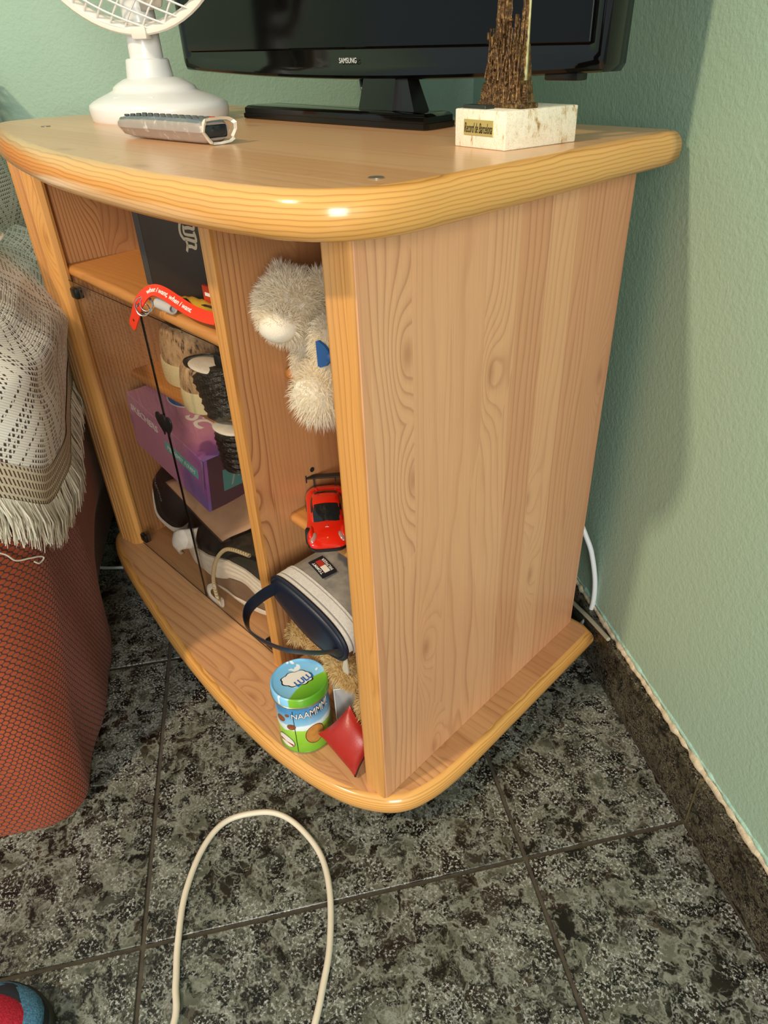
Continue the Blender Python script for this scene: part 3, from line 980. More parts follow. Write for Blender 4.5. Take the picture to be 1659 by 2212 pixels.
# gables and portals in relief
for cx, w, zb, hh in ((-0.012, 0.0075, H + 0.020, 0.026), (0.003, 0.006, H + 0.013, 0.030), (0.013, 0.0045, H + 0.006, 0.020), (-0.003, 0.006, H + 0.003, 0.018), (-0.017, 0.0045, H + 0.003, 0.014)):
    for sgn in (-1, 1):
        pts = [(cx + sgn * w * (1 - t ** 1.8), ty - 0.0085 + 0.003 * t, zb + hh * t) for t in (0, .2, .4, .6, .8, 1)]
        g.tube(pts, 0.0011, 6)
    for k in range(5):
        z = zb + hh * (0.15 + 0.16 * k)
        g.ell((cx + random.uniform(-.3, .3) * w, ty - 0.0068, z), (0.0017, 0.0014, 0.0022), seg=8, rings=5)
for k in range(26):                     # figures and mouldings
    z = H + 0.004 + random.random() * 0.052
    x = random.uniform(-0.019, 0.017)
    g.box(x - 0.0010, x + 0.0010, ty - 0.0078, ty - 0.004, z, z + random.uniform(0.004, 0.011), 0.0005, 1)
for k in range(11):                     # slender shafts up the front
    x = -0.0185 + k * 0.0034
    g.tube([(x, ty - 0.0072, H + 0.018), (x + 0.0010, ty - 0.0055, H + 0.056 - 0.012 * (k in (5, 6)))], 0.00075, 5)
spire(-0.0130, ty - 0.0005, 0.0052, 0.106, 0.0030)
spire(-0.0055, ty - 0.0005, 0.0050, 0.100, 0.0030)
spire(0.0060, ty, 0.0042, 0.064, 0.0006, z0=H + 0.02)
spire(0.0145, ty - 0.0005, 0.0048, 0.098, 0.0022)
g.tube([(0.0010, ty - 0.003, H + 0.043), (0.0012, ty - 0.002, H + 0.060)], [0.003, 0.0012], 8)
g.ell((0.0013, ty - 0.002, H + 0.061), (0.002, 0.002, 0.0015), seg=8, rings=6)
g.build('spire_cluster', M_BRON, sv, ang=25)
G().ring_loft([[(0.0188, ty - 0.0020, H + 0.020), (0.0200, ty + 0.0, H + 0.020), (0.0188, ty + 0.003, H + 0.020)], [(0.0188, ty - 0.0015, H + 0.055), (0.0199, ty + 0.0, H + 0.055), (0.0188, ty + 0.002, H + 0.055)], [(0.0192, ty - 0.001, H + 0.092), (0.0200, ty, H + 0.092), (0.0192, ty + 0.001, H + 0.092)]]).build('lit_patina_edge', M_PATINA, sv)

# ------------------------------------------------------------------ cables
M_CORD = plain('cream_cord', '#d8cdb9', 0.42, vary=0.06, vscale=25)
M_CORDW = plain('white_cord', '#d6dadb', 0.4)
pts = [(0.02, -0.40, .004), (-0.012, -0.312, .004), (-0.048, -0.283, .004), (-0.081, -0.260, .004), (-0.124, -0.223, .004), (-0.157, -0.176, .004), (-0.165, -0.136, .004), (-0.143, -0.100, .004), (-0.117, -0.083, .004), (-0.081, -0.079, .004), (-0.038, -0.086, .004), (0.003, -0.109, .004), (0.045, -0.147, .004), (0.070, -0.179, .004), (0.090, -0.208, .004), (0.14, -0.29, .004), (0.19, -0.40, .004)]
tag(G().tube(smooth_path(pts, 8), 0.0037, 10).build('power_cord', M_CORD), 'cream power cord lying in a loop on the marble floor before the cabinet', 'cable')
pts = [(-0.10, 0.445, 0.30), (-0.04, 0.445, 0.25), (-0.009, 0.444, 0.207), (0.003, 0.444, 0.180), (0.0135, 0.444, 0.137), (0.0155, 0.4435, 0.092), (0.007, 0.4425, 0.055), (-0.02, 0.445, 0.02), (-0.09, 0.455, 0.005), (-0.18, 0.47, 0.004)]
tag(G().tube(smooth_path(pts, 8), 0.0040, 10).build('white_cable', M_CORDW), 'white cable bowing out behind the back right edge of the cabinet', 'cable')
pts = [ROOM @ Vector(p) for p in ((WX - 0.020, 0.252, 0.0895), (WX - 0.0165, 0.30, 0.084), (WX - 0.0162, 0.36, 0.067), (WX - 0.0162, 0.46, 0.045), (WX - 0.0165, 0.62, 0.03))]
pts[0] = ROOM @ Vector((WX - 0.0135, 0.24, 0.0935))
tag(G().tube(smooth_path(pts, 6), 0.0034, 8).build('grey_cable', plain('grey_cord', '#a9a491', 0.5)), 'thin grey cable sagging along the dark skirting beside the cabinet', 'cable')
pts = [(-0.705, 0.11, .0032), (-0.76, 0.045, .0032), (-0.785, 0.02, .0032), (-0.80, 0.010, .0032)]
tag(G().tube(smooth_path(pts, 6), 0.0028, 8).build('white_lead', M_CORDW), 'short bit of white lead on the floor between armchair and cabinet', 'cable')

# ------------------------------------------------------------------ slipper at the lower left
sl = thing('slipper', 'navy slipper with red and blue knitted top at the lower left', 'slipper', (-0.135, -0.455, 0.0), (0, 0, 0))
M_NAVY = plain('navy_felt', '#1b222c', 0.85, bmp=0.4, bscale=900)
M_SOLE = plain('dark_sole', '#2c302b', 0.6)
def slip_pts(z, s=1.0, n=36):
    ax = Vector((0.79, -0.61, 0)).normalized()            # heel direction; toe points away from it
    c0 = Vector((-0.121, -0.438, 0))
    out = []
    for k in range(n):
        a = 2 * PI * k / n
        lx, ly = math.cos(a), math.sin(a)
        L_ = 0.135 if lx > 0 else 0.052
        W_ = 0.046 * (1.0 if lx < 0 else 1.0 - 0.22 * lx)
        x = math.copysign(abs(lx) ** 0.75, lx) * L_ * s
        y = math.copysign(abs(ly) ** 0.85, ly) * W_ * s
        # long axis points down and to the left of the frame
        d1 = Vector((0.23, -0.97, 0)).normalized()
        d2 = Vector((d1.y * -1, d1.x, 0))
        out.append(c0 + Vector((-0.010, 0.004, 0)) + d1 * x + d2 * y + Vector((0, 0, z)))
    return out
inv_parent(G().ring_loft([slip_pts(0.0), slip_pts(0.002, 1.0), slip_pts(0.012, 1.0), slip_pts(0.014, 0.97)]).build('sole', M_SOLE, ang=40), sl)
inv_parent(G().ring_loft([slip_pts(0.013, 0.95), slip_pts(0.022, 0.945), slip_pts(0.032, 0.90), slip_pts(0.040, 0.80), slip_pts(0.045, 0.66), slip_pts(0.047, 0.45)]).build('toe_cap', M_NAVY, ang=60), sl)
M_BLUEK = plain('blue_knit', '#3d6a86', 0.9, vary=0.4, vscale=500, bmp=0.8, bscale=700)
M_REDK = plain('red_knit', '#a3122a', 0.9, vary=0.3, vscale=400, bmp=0.8, bscale=600)
c = Vector((-0.128, -0.441, 0.034))
def knit(r0, z1, mat, nm):
    g = G()
    g.ell(c, (r0, r0 * 1.1, z1), seg=30, rings=14, fn=lambda u: 1 + 0.03 * math.sin(26 * math.atan2(u.y, u.x)))
    inv_parent(g.build(nm, mat), sl)
knit(0.051, 0.0165, M_BLUEK, 'blue_cuff')
knit(0.0425, 0.0235, M_REDK, 'red_knit_top')

# ------------------------------------------------------------------ plush fur helper
def fur(g, surf, n, L, droop=0.35, width=0.0007, seed=1, keep=None, jitter=0.5):
    # surf(rng) -> point, normal ; each strand is a tapered bent ribbon
    rng = random.Random(seed)
    for i in range(n):
        p, nn = surf(rng)
        if keep and not keep(p):
            continue
        d = Vector((rng.gauss(0, 1), rng.gauss(0, 1), rng.gauss(0, 1))) * jitter * 0.6
        d = (nn + d).normalized()
        l = L * rng.uniform(0.6, 1.25)
        t = d.orthogonal().normalized()
        t.rotate(Matrix.Rotation(rng.uniform(0, 2 * PI), 3, d))
        w = width * rng.uniform(0.7, 1.3)
        b = Vector((0, 0, -1)) * droop * l + t.cross(d) * rng.uniform(-.3, .3) * l
        p1 = p + d * l * 0.5 + b * 0.25
        p2 = p + d * l * 0.92 + b
        p0 = p - nn * 0.001
        g.add([p0 - t * w, p0 + t * w, p1 + t * w * 0.8, p1 - t * w * 0.8, p2], [(0, 1, 2, 3), (3, 2, 4)])

def ell_surf(c, rad, M=None):
    c = Vector(c)
    def f(rng):
        u = Vector((rng.gauss(0, 1), rng.gauss(0, 1), rng.gauss(0, 1))).normalized()
        p = Vector((u.x * rad[0], u.y * rad[1], u.z * rad[2]))
        n = Vector((u.x / rad[0], u.y / rad[1], u.z / rad[2])).normalized()
        if M is not None:
            p, n = M @ p, M @ n
        return p + c, n
    return f

def furry(name, c, rad, mat, parent, n, L, M=None, seed=1, droop=0.35, width=0.0007, jitter=0.5):
    g = G()
    g.ell(c, rad, M, 20, 12)
    fur(g, ell_surf(c, rad, M), n, L, droop, width, seed, jitter=jitter)
    return inv_parent(g.build(name, mat, fix=False, ang=180), parent)

def rot(ax, deg):
    return Matrix.Rotation(math.radians(deg), 3, ax)

# ------------------------------------------------------------------ white plush bear on the upper shelf of the narrow bay
def fur_mat(name, c1, c2):
    m, nt, b = newmat(name)
    n = tex_noise(nt, coords(nt), 45, 3)
    c = ramp(nt, n, [(0.3, srgb(c1)), (0.7, srgb(c2))])
    nt.links.new(c, b.inputs['Base Color'])
    b.inputs['Roughness'].default_value = 0.9
    b.inputs['Specular IOR Level'].default_value = 0.15
    tl = nd(nt, 'ShaderNodeBsdfTranslucent', {'Color': c})
    mx = nd(nt, 'ShaderNodeMixShader', {0: 0.55, 1: b.outputs[0], 2: tl.outputs[0]})
    nt.links.new(mx.outputs[0], nt.nodes['Material Output'].inputs['Surface'])
    return m
M_WFUR = fur_mat('white_plush', '#f6ecd6', '#fbf5e6')
M_WFELT = plain('white_felt', '#e0d7c3', 0.9, bmp=0.5, bscale=800)
M_BLUE = plain('blue_ribbon', '#1f4f86', 0.6)
bear = thing('plush_bear', 'shaggy white plush bear with blue bow slumped on the upper shelf', 'plush toy', (-0.165, 0.115, SC1))
furry('head', (-0.200, 0.090, 0.6080), (0.0355, 0.034, 0.0325), M_WFUR, bear, 9000, 0.0125, seed=3, droop=0.15, width=0.0005)
furry('ear', (-0.222, 0.096, 0.6300), (0.012, 0.008, 0.011), M_WFUR, bear, 900, 0.011, seed=4, droop=-0.1, width=0.0005)
furry('ear', (-0.172, 0.106, 0.6310), (0.012, 0.008, 0.011), M_WFUR, bear, 900, 0.011, seed=5, droop=-0.1, width=0.0005)
g = G()
g.ell((-0.1815, 0.054, 0.5995), (0.0195, 0.0165, 0.0155), rot('Z', 30), 30, 20, fn=lambda u: 1 + 0.035 * noise.noise(u * 2.2) + 0.012 * noise.noise(u * 9))
mz_ = inv_parent(g.build('muzzle', M_WFELT), bear)
fg = G()
fur(fg, ell_surf((-0.1825, 0.058, 0.602), (0.020, 0.016, 0.017)), 1600, 0.008, 0.3, 0.0004, 9, keep=lambda p: p.z > 0.606 or p.y > 0.060)
inv_parent(fg.build('muzzle_fur', M_WFUR, fix=False), bear)['kind'] = 'stuff'
furry('body', (-0.142, 0.110, 0.572), (0.040, 0.036, 0.046), M_WFUR, bear, 6000, 0.0105, seed=6, droop=0.3, width=0.0005)
furry('arm', (-0.196, 0.096, 0.553), (0.0125, 0.0125, 0.029), M_WFUR, bear, 1500, 0.009, rot('Y', 14), seed=7, droop=0.5, width=0.0005)
furry('arm', (-0.116, 0.068, 0.585), (0.016, 0.017, 0.034), M_WFUR, bear, 1800, 0.010, rot('Y', -25), seed=8, droop=0.5, width=0.0005)
furry('leg', (-0.150, 0.090, 0.5530), (0.024, 0.034, 0.020), M_WFUR, bear, 2200, 0.011, rot('X', 20), seed=9, droop=0.4, width=0.0005)
furry('foot', (-0.128, 0.056, 0.5440), (0.0235, 0.019, 0.0265), M_WFUR, bear, 2200, 0.0135, rot('Z', 25), seed=10, droop=0.3, width=0.0005)
g = G()
g.ell((-0.1310, 0.0410, 0.5440), (0.0155, 0.006, 0.0180), rot('Z', 25), 20, 10)
inv_parent(g.build('foot_sole', M_WFELT), bear)
g = G()
for sx in (-1, 1):
    g.ring_loft([[(-0.094 + sx * x, 0.0445 - 0.002 * abs(x) * 50, 0.592 + z) for z in (-h, -h * 0.5, h * 0.5, h)] + [(-0.094 + sx * x, 0.0475 - 0.002 * abs(x) * 50, 0.592 + z) for z in (h, h * 0.5, -h * 0.5, -h)] for x, h in ((0.002, 0.004), (0.008, 0.010), (0.015, 0.013), (0.018, 0.012))])
g.ell((-0.094, 0.044, 0.592), (0.005, 0.004, 0.005), seg=12, rings=8)
inv_parent(g.build('bow', M_BLUE), bear)

# ------------------------------------------------------------------ red toy sports car nosing off the lower shelf
M_RED = plain('red_lacquer', '#d3200f', 0.12, coat=0.8)
M_TINT = plain('tinted_glass', '#14191a', 0.08)
M_RUB = plain('rubber', '#101010', 0.6)
M_LAMP = plain('headlamp', '#b98f86', 0.12, 0.4)
car = thing('toy_car', 'red toy sports car with black rear wing nosing off the shelf edge', 'toy car', (-0.2035, 0.1085, SC2), (0, 0, math.atan2(-0.65, 0.76)))
def sect(x, w, zb, zt, n=14, sq=0.5):
    pts = []
    for k in range(n):
        a = 2 * PI * k / n
        c, s_ = math.cos(a), math.sin(a)
        pts.append((x, math.copysign(abs(c) ** sq, c) * w, (zb + zt) / 2 + math.copysign(abs(s_) ** 0.7, s_) * (zt - zb) / 2))
    return pts
bodyp = [(-0.058, 0.019, 0.010, 0.024), (-0.056, 0.023, 0.0065, 0.0265), (-0.048, 0.0262, 0.005, 0.0275), (-0.036, 0.0272, 0.0045, 0.0272), (-0.020, 0.0258, 0.0045, 0.0245), (0.0, 0.0250, 0.0045, 0.0225), (0.020, 0.0258, 0.0045, 0.0215), (0.036, 0.0264, 0.0045, 0.0200), (0.048, 0.0245, 0.0045, 0.0165), (0.055, 0.0215, 0.0055, 0.0130), (0.0585, 0.017, 0.007, 0.0105)]
G().ring_loft([sect(*p, n=22) for p in bodyp]).build('body', M_RED, car, ang=50)
# fender bulges
for x, y in ((0.034, 0.0195), (0.034, -0.0195), (-0.036, 0.0205), (-0.036, -0.0205)):
    G().ell((x, y * 1.02, 0.0148), (0.0150, 0.0056, 0.0062), seg=16, rings=10).build('fender', M_RED, car)
cabp = [(-0.044, 0.0150, 0.0258), (-0.032, 0.0172, 0.0325), (-0.020, 0.0180, 0.0358), (-0.006, 0.0180, 0.0362), (0.002, 0.0176, 0.0345), (0.013, 0.0172, 0.0280), (0.0215, 0.0165, 0.0212)]
def cab_sect(x, w, zt, zb=0.019):
    return [(x, -w * 1.22, zb), (x, -w * 1.08, zb + (zt - zb) * 0.55), (x, -w * 0.90, zt - 0.0012), (x, -w * 0.55, zt), (x, 0, zt + 0.0006), (x, w * 0.55, zt), (x, w * 0.90, zt - 0.0012), (x, w * 1.08, zb + (zt - zb) * 0.55), (x, w * 1.22, zb)]
G().ring_loft([cab_sect(*p) for p in cabp], closed=False, cap0=False, cap1=False).build('roof', M_RED, car, ang=60)
def lift(p, d=0.0006):
    return (p[0], p[1] * 1.005, p[2] + d)
def strip(xa, xb, cols, name):
    # a window patch lying on the cabin surface between stations xa..xb
    def cs(x):
        for a, b in zip(cabp[:-1], cabp[1:]):
            if a[0] <= x <= b[0]:
                t = (x - a[0]) / (b[0] - a[0])
                return cab_sect(x, a[1] + (b[1] - a[1]) * t, a[2] + (b[2] - a[2]) * t)
    rings = []
    for i in range(6):
        c = cs(xa + (xb - xa) * i / 5)
        r = []
        for q in range(9):
            f = cols[0] + (cols[1] - cols[0]) * q / 8
            k = min(int(f), 7)
            t = f - k
            p = Vector(c[k]).lerp(Vector(c[k + 1]), t)
            out = Vector((0, p.y * 0.6, p.z - 0.02)).normalized() * 0.0006
            r.append(tuple(p + out))
        rings.append(r)
    G().ring_loft(rings, closed=False, cap0=False, cap1=False).build(name, M_TINT, car, ang=60)
strip(0.0012, 0.0213, (1.75, 6.25), 'windscreen')
strip(-0.0430, -0.0240, (2.2, 5.8), 'rear_window')
strip(-0.021, 0.0075, (1.05, 1.75), 'side_window')
strip(-0.021, 0.0075, (6.25, 6.95), 'side_window')
for x in (0.034, -0.036):
    for y in (-0.0235, 0.0235):
        M = Matrix.Translation((x, y, 0.0105)) @ Matrix.Rotation(PI / 2, 4, 'X')
        G().lathe([(0.004, -0.0035), (0.0085, -0.0035), (0.0105, -0.0022), (0.0105, 0.0022), (0.0085, 0.0035), (0.004, 0.0035)], 20, M).build('wheel', M_RUB, car, ang=35)
g = G()                                      # rear wing on two posts
g.box(-0.066, -0.055, -0.0245, 0.0245, 0.0375, 0.0395, 0.0008, 1)
for y in (-0.0240, 0.0240):
    g.box(-0.067, -0.054, y - 0.0008, y + 0.0008, 0.033, 0.0425, 0.0004, 1)
for y in (-0.014, 0.014):
    g.box(-0.0595, -0.0560, y - 0.001, y + 0.001, 0.024, 0.038)
g.build('rear_wing', plain('wing_black', '#23211f', 0.4), car, smooth=False)
g = G()                                      # black splitter and intakes
g.ring_loft([sect(x, w, 0.0030, 0.0068, 16) for x, w in ((0.040, 0.0255), (0.050, 0.0245), (0.057, 0.0205), (0.0600, 0.0165))])
g.build('front_splitter', M_RUB, car)
for s_ in (-1, 1):
    M = Matrix.Translation((0.0465, s_ * 0.0172, 0.0157)) @ Matrix.Rotation(s_ * 0.35, 4, 'Z') @ Matrix.Rotation(0.42, 4, 'Y')
    g = G()
    g.ell((0, 0, 0), (0.0078, 0.0036, 0.0020), M.to_3x3(), 18, 8)
    g.build('headlamp', M_LAMP, car, M=Matrix.Translation(M.to_translation()))
    g = G()
    g.ell((0.0540, s_ * 0.0135, 0.0092), (0.004, 0.0048, 0.0019), None, 14, 8)
    g.build('air_intake', M_RUB, car)
M_WHT = plain('white_print', '#e9e4da', 0.4)
G().prism([(-0.0022, 0.0018), (0.0022, 0.0018), (0.0005, -0.0002), (0.0003, -0.0028), (-0.0003, -0.0028), (-0.0005, -0.0002)], 0, 0.0005, Matrix.Translation((0.031, 0.0, 0.02085)) @ Matrix.Rotation(-PI / 2, 4, 'Z') @ Matrix.Rotation(0.0, 4, 'X')).build('bonnet_mark', M_LAMP, car)
G().box(0.0485, 0.0497, -0.0007, 0.0007, 0.0163, 0.0172).build('nose_badge', plain('yellow_badge', '#d8b53a', 0.4), car)
def at_car(o):
    return o

# ------------------------------------------------------------------ toiletry pouch wedged below the car
def vinyl():
    m, nt, b = newmat('smoky_vinyl')
    nt.nodes.remove(b)
    tr = nd(nt, 'ShaderNodeBsdfTransparent', {'Color': (0.80, 0.78, 0.74, 1)})
    pr_ = nd(nt, 'ShaderNodeBsdfPrincipled', {'Roughness': 0.18})
    n = tex_noise(nt, coords(nt), 45, 3, 0.6)
    nt.links.new(ramp(nt, n, [(0.3, srgb('#858077')), (0.7, srgb('#aea89b'))]), pr_.inputs['Base Color'])
    bp = nd(nt, 'ShaderNodeBump', {'Height': n, 'Strength': 0.3, 'Distance': 0.004})
    nt.links.new(bp.outputs[0], pr_.inputs['Normal'])
    mx = nd(nt, 'ShaderNodeMixShader', {0: 0.80, 1: tr.outputs[0], 2: pr_.outputs[0]})
    nt.links.new(mx.outputs[0], nt.nodes['Material Output'].inputs['Surface'])
    return m
M_VIN = vinyl()
M_NAVYL = plain('navy_leatherette', '#141b2b', 0.42, bmp=0.15, bscale=900)
M_ZIP = plain('white_tape', '#d9d6cc', 0.7, vary=0.08, vscale=300, bmp=0.5, bscale=900)
M_ZTEETH = plain('zip_teeth', '#aaa9a4', 0.4, 0.3)
pouch = thing('toiletry_pouch', 'clear vinyl toiletry pouch with navy zip end and carry handle wedged in the narrow bay', 'pouch', (-0.150, 0.09, 0.205))
# outline of the end: flat top sloping down to the right, rounded below (x, z), axis runs into the cabinet
PO = [(-0.2320, 0.2500), (-0.2330, 0.2600), (-0.2300, 0.2690), (-0.2210, 0.2745), (-0.2050, 0.2755), (-0.1850, 0.2735), (-0.1600, 0.2690), (-0.1380, 0.2635), (-0.1180, 0.2560), (-0.1040, 0.2470), (-0.0970, 0.2370), (-0.0970, 0.2270), (-0.1030, 0.2190), (-0.1130, 0.2150), (-0.1300, 0.2130), (-0.1500, 0.2130), (-0.1720, 0.2175), (-0.1950, 0.2260), (-0.2150, 0.2360), (-0.2270, 0.2430)]
PO = [(a, 0.2755 - (0.2755 - b) * 1.18) for a, b in PO]
PO = [(p.x, p.y) for p in smooth_path([(a, b, 0) for a, b in PO], 3, True)]
pcx, pcz = -0.165, 0.246
def pring(y, sc, dz=0.0, dx=0.0):
    return [(pcx + (a - pcx) * sc + dx, y, pcz + (b - pcz) * sc + dz) for a, b in PO]
def tilt(r, k=0.0):
    return r
yf = 0.030
inv_parent(G().ring_loft([pring(yf + 0.028, 0.985), pring(yf + 0.036, 1.0), pring(0.120, 1.0, 0.003, 0.004), pring(0.150, 0.99, 0.004, 0.006), pring(0.157, 0.93, 0.004, 0.006)], True, False, True).build('vinyl_body', M_VIN, ang=60), pouch)
inv_parent(G().ring_loft([pring(yf + 0.0035, 0.985), pring(yf + 0.004, 1.012), pring(yf + 0.0105, 1.018), pring(yf + 0.0108, 1.005), pring(yf + 0.0130, 1.002), pring(yf + 0.0133, 1.018), pring(yf + 0.0305, 1.020), pring(yf + 0.031, 0.99)], True, False, False).build('zip_tape', M_ZIP, ang=40), pouch)
inv_parent(G().ring_loft([pring(yf + 0.0106, 1.008), pring(yf + 0.0110, 1.013), pring(yf + 0.0128, 1.013), pring(yf + 0.0132, 1.008)], True, False, False).build('zip_teeth', M_ZTEETH, ang=40), pouch)
inv_parent(G().tube([Vector(p) for p in pring(yf + 0.0262, 1.0195)], 0.0006, 6, True).build('seam_stitch', M_ZTEETH), pouch)
inv_parent(G().ring_loft([pring(yf - 0.004, 0.55), pring(yf - 0.0035, 0.80), pring(yf - 0.0015, 0.925), pring(yf + 0.002, 0.965), pring(yf + 0.004, 0.97)], True, True, False).build('end_panel', M_NAVYL, ang=60), pouch)
inv_parent(G().tube([Vector(p) for p in pring(yf + 0.0022, 0.985)], 0.0032, 8, True).build('piping', M_NAVYL), pouch)
hp = smooth_path([(-0.2235, yf + 0.001, 0.2560), (-0.2265, yf - 0.020, 0.2540), (-0.2250, yf - 0.044, 0.2480), (-0.2060, yf - 0.060, 0.2420), (-0.1800, yf - 0.060, 0.2370), (-0.1500, yf - 0.046, 0.2290), (-0.1250, yf - 0.022, 0.2230), (-0.1085, yf + 0.001, 0.2200)], 6)
g = G()
g.tube(hp, (0.0014, 0.0102), 10, flat=(0, 0, 1))
inv_parent(g.build('carry_handle', M_NAVYL, ang=50), pouch)
px, py, pz = -0.1000, yf + 0.0085, 0.2190
pp = bpy.data.objects.new('zip_pull', None)
COL.objects.link(pp)
inv_parent(pp, pouch)
G().box(px - 0.006, px + 0.006, py - 0.006, py + 0.002, pz - 0.004, pz + 0.004, 0.0015, 2).build('slider', M_CHROME, pp)
g = G()
g.ring_loft([[(px - 0.0015 + 0.001 * i, py - 0.0065, pz - 0.002), (px + 0.0015 + 0.001 * i, py - 0.0065, pz - 0.002), (px + 0.0015, py - 0.0050, pz - 0.002), (px - 0.0015, py - 0.0050, pz - 0.002)] for i in (0,)] + [[(px - 0.0055, py - 0.0085, pz - 0.026), (px + 0.0055, py - 0.0085, pz - 0.026), (px + 0.0055, py - 0.0065, pz - 0.026), (px - 0.0055, py - 0.0065, pz - 0.026)], [(px - 0.004, py - 0.0085, pz - 0.031), (px + 0.004, py - 0.0085, pz - 0.031), (px + 0.004, py - 0.0065, pz - 0.031), (px - 0.004, py - 0.0065, pz - 0.031)]])
g.build('puller_tab', plain('pale_vinyl', '#bdb6a4', 0.3), pp)
# woven name patch on the top
def ptop(x):
    for a, b in zip(PO[:-1], PO[1:]):
        if a[0] <= x <= b[0] and a[1] > 0.245:
            return a[1] + (b[1] - a[1]) * (x - a[0]) / (b[0] - a[0])
    return 0.27
c4 = [Vector((-0.205, 0.0955, 0)), Vector((-0.171, 0.0895, 0)), Vector((-0.1735, 0.0675, 0)), Vector((-0.2075, 0.0735, 0))]
def onp(u, v, d):
    p = c4[0].lerp(c4[1], u).lerp(c4[3].lerp(c4[2], u), v)
    return Vector((p.x, p.y, ptop(p.x - 0.003) + 0.0034 + d))
def patch(u0, u1, v0, v1, d0, d1, name, mat, par):
    g = G()
    n = 6
    lo = [[onp(u0 + (u1 - u0) * i / n, v0 + (v1 - v0) * j / n, d0) for j in range(n + 1)] for i in range(n + 1)]
    rings = []
    for i in range(n + 1):
        u = u0 + (u1 - u0) * i / n
        rings.append([onp(u, v0, d0), onp(u, v1, d0), onp(u, v1, d1), onp(u, v0, d1)])
    g.ring_loft(rings)
    return inv_parent(g.build(name, mat, smooth=False), par)
M_PNAVY = plain('patch_navy', '#15171f', 0.6)
np_ = patch(0, 1, 0, 1, 0.0, 0.0012, 'name_patch', M_PNAVY, pouch)
patch(0.16, 0.5, 0.30, 0.66, 0.0012, 0.0017, 'red_flag_half', plain('patch_red', '#b3321f', 0.6), np_)
patch(0.5, 0.84, 0.30, 0.66, 0.0012, 0.0017, 'white_flag_half', plain('patch_white', '#e8e2d0', 0.6), np_)
for word, vc, wd_ in (('TOMMY', 0.82, 0.023), ('HILFIGER', 0.16, 0.0235)):
    def warp(x, y, z, vc=vc):
        return onp(0.5 - x / 0.0345, vc + y / 0.0225, 0.0012 + z)
    text('patch_lettering', word, M_WHT, np_, (0, 0, 0), (1, 0, 0), (0, 1, 0), wd_, 0.0042, ext=0.0004, warp=warp, bold=0.01, spacing=1.15)

# ------------------------------------------------------------------ biscuit tin on the plinth
def tin_mat(name, lid):
    m, nt, b = newmat(name)
    p = coords(nt)
    s = sep(nt, p)
    if lid:
        # diagonal split: sky on the left, meadow on the right
        t = mth(nt, 'ADD', mth(nt, 'MULTIPLY', s[0], 0.97), mth(nt, 'MULTIPLY', s[1], 0.05))
        t = mth(nt, 'ADD', t, mth(nt, 'MULTIPLY', mth(nt, 'MULTIPLY', s[1], s[1]), -6.0))
        c = ramp(nt, mth(nt, 'MULTIPLY_ADD', t, 12.0, 0.5), [(0.0, srgb('#6fb6e6')), (0.60, srgb('#8fcdf0')), (0.615, srgb('#7db832')), (1.0, srgb('#3f8f24'))])
        cl = tex_noise(nt, comb(nt, s[0], s[1], 0.0), 55, 2)
        w = mth(nt, 'MULTIPLY', mth(nt, 'GREATER_THAN', cl, 0.6), mth(nt, 'LESS_THAN', t, 0.009))
        c = mixc(nt, mth(nt, 'MULTIPLY', w, 0.85), c, srgb('#f1f5f4'))
    else:
        n = tex_noise(nt, p, 38, 3)
        h = mth(nt, 'MULTIPLY_ADD', n, 0.018, s[2])
        c = ramp(nt, mth(nt, 'DIVIDE', h, 0.11), [(0.0, srgb('#4f9a23')), (0.34, srgb('#8cc437')), (0.46, srgb('#a5d24c')), (0.475, srgb('#dfeeee')), (0.54, srgb('#e9f4f8')), (0.575, srgb('#8fc6e6')), (0.75, srgb('#4d93c8')), (1.0, srgb('#3c7fb8'))])
    nt.links.new(c, b.inputs['Base Color'])
    b.inputs['Roughness'].default_value = 0.22
    b.inputs['Coat Weight'].default_value = 0.3
    return m
tx, ty_, tz = -0.1480, -0.0065, Z1
tin = thing('biscuit_tin', 'round blue and green printed biscuit tin on the bottom shelf', 'tin', (tx, ty_, tz))
M_TINM = plain('tin_rim', '#b9b48a', 0.25, 0.8)
R_ = 0.0345
G().lathe([(R_ - 0.0006, 0.0022), (R_, 0.0028), (R_, 0.0895), (R_ - 0.0006, 0.090)], 56).build('tin_body', tin_mat('tin_print', False), tin, ang=30)
G().lathe([(R_ - 0.002, 0.0), (R_ + 0.0009, 0.0004), (R_ + 0.0009, 0.0024), (R_ - 0.001, 0.0028)], 56).build('bottom_rim', M_TINM, tin, ang=30)
G().lathe([(R_ + 0.0002, 0.0865), (R_ + 0.0017, 0.0868), (R_ + 0.0017, 0.1000), (R_ + 0.0008, 0.1014), (R_ - 0.0004, 0.1018), (R_ - 0.0022, 0.1006), (R_ - 0.0035, 0.1000), (0.012, 0.1003), (0.001, 0.1003)], 56).build('lid', tin_mat('lid_print', True), tin, ang=50)
G().lathe([(R_ + 0.0017, 0.0866), (R_ + 0.0024, 0.0870), (R_ + 0.0024, 0.0884), (R_ + 0.0016, 0.0890)], 56).build('lid_rim', M_TINM, tin, ang=50)
TM = Vector((tx, ty_, tz))
def cyl(ang, rr=R_):
    def w(x, y, z):
        a = ang + x / R_
        r = rr + 0.0001 + z
        return TM + Vector((r * math.cos(a), r * math.sin(a), y))
    return w
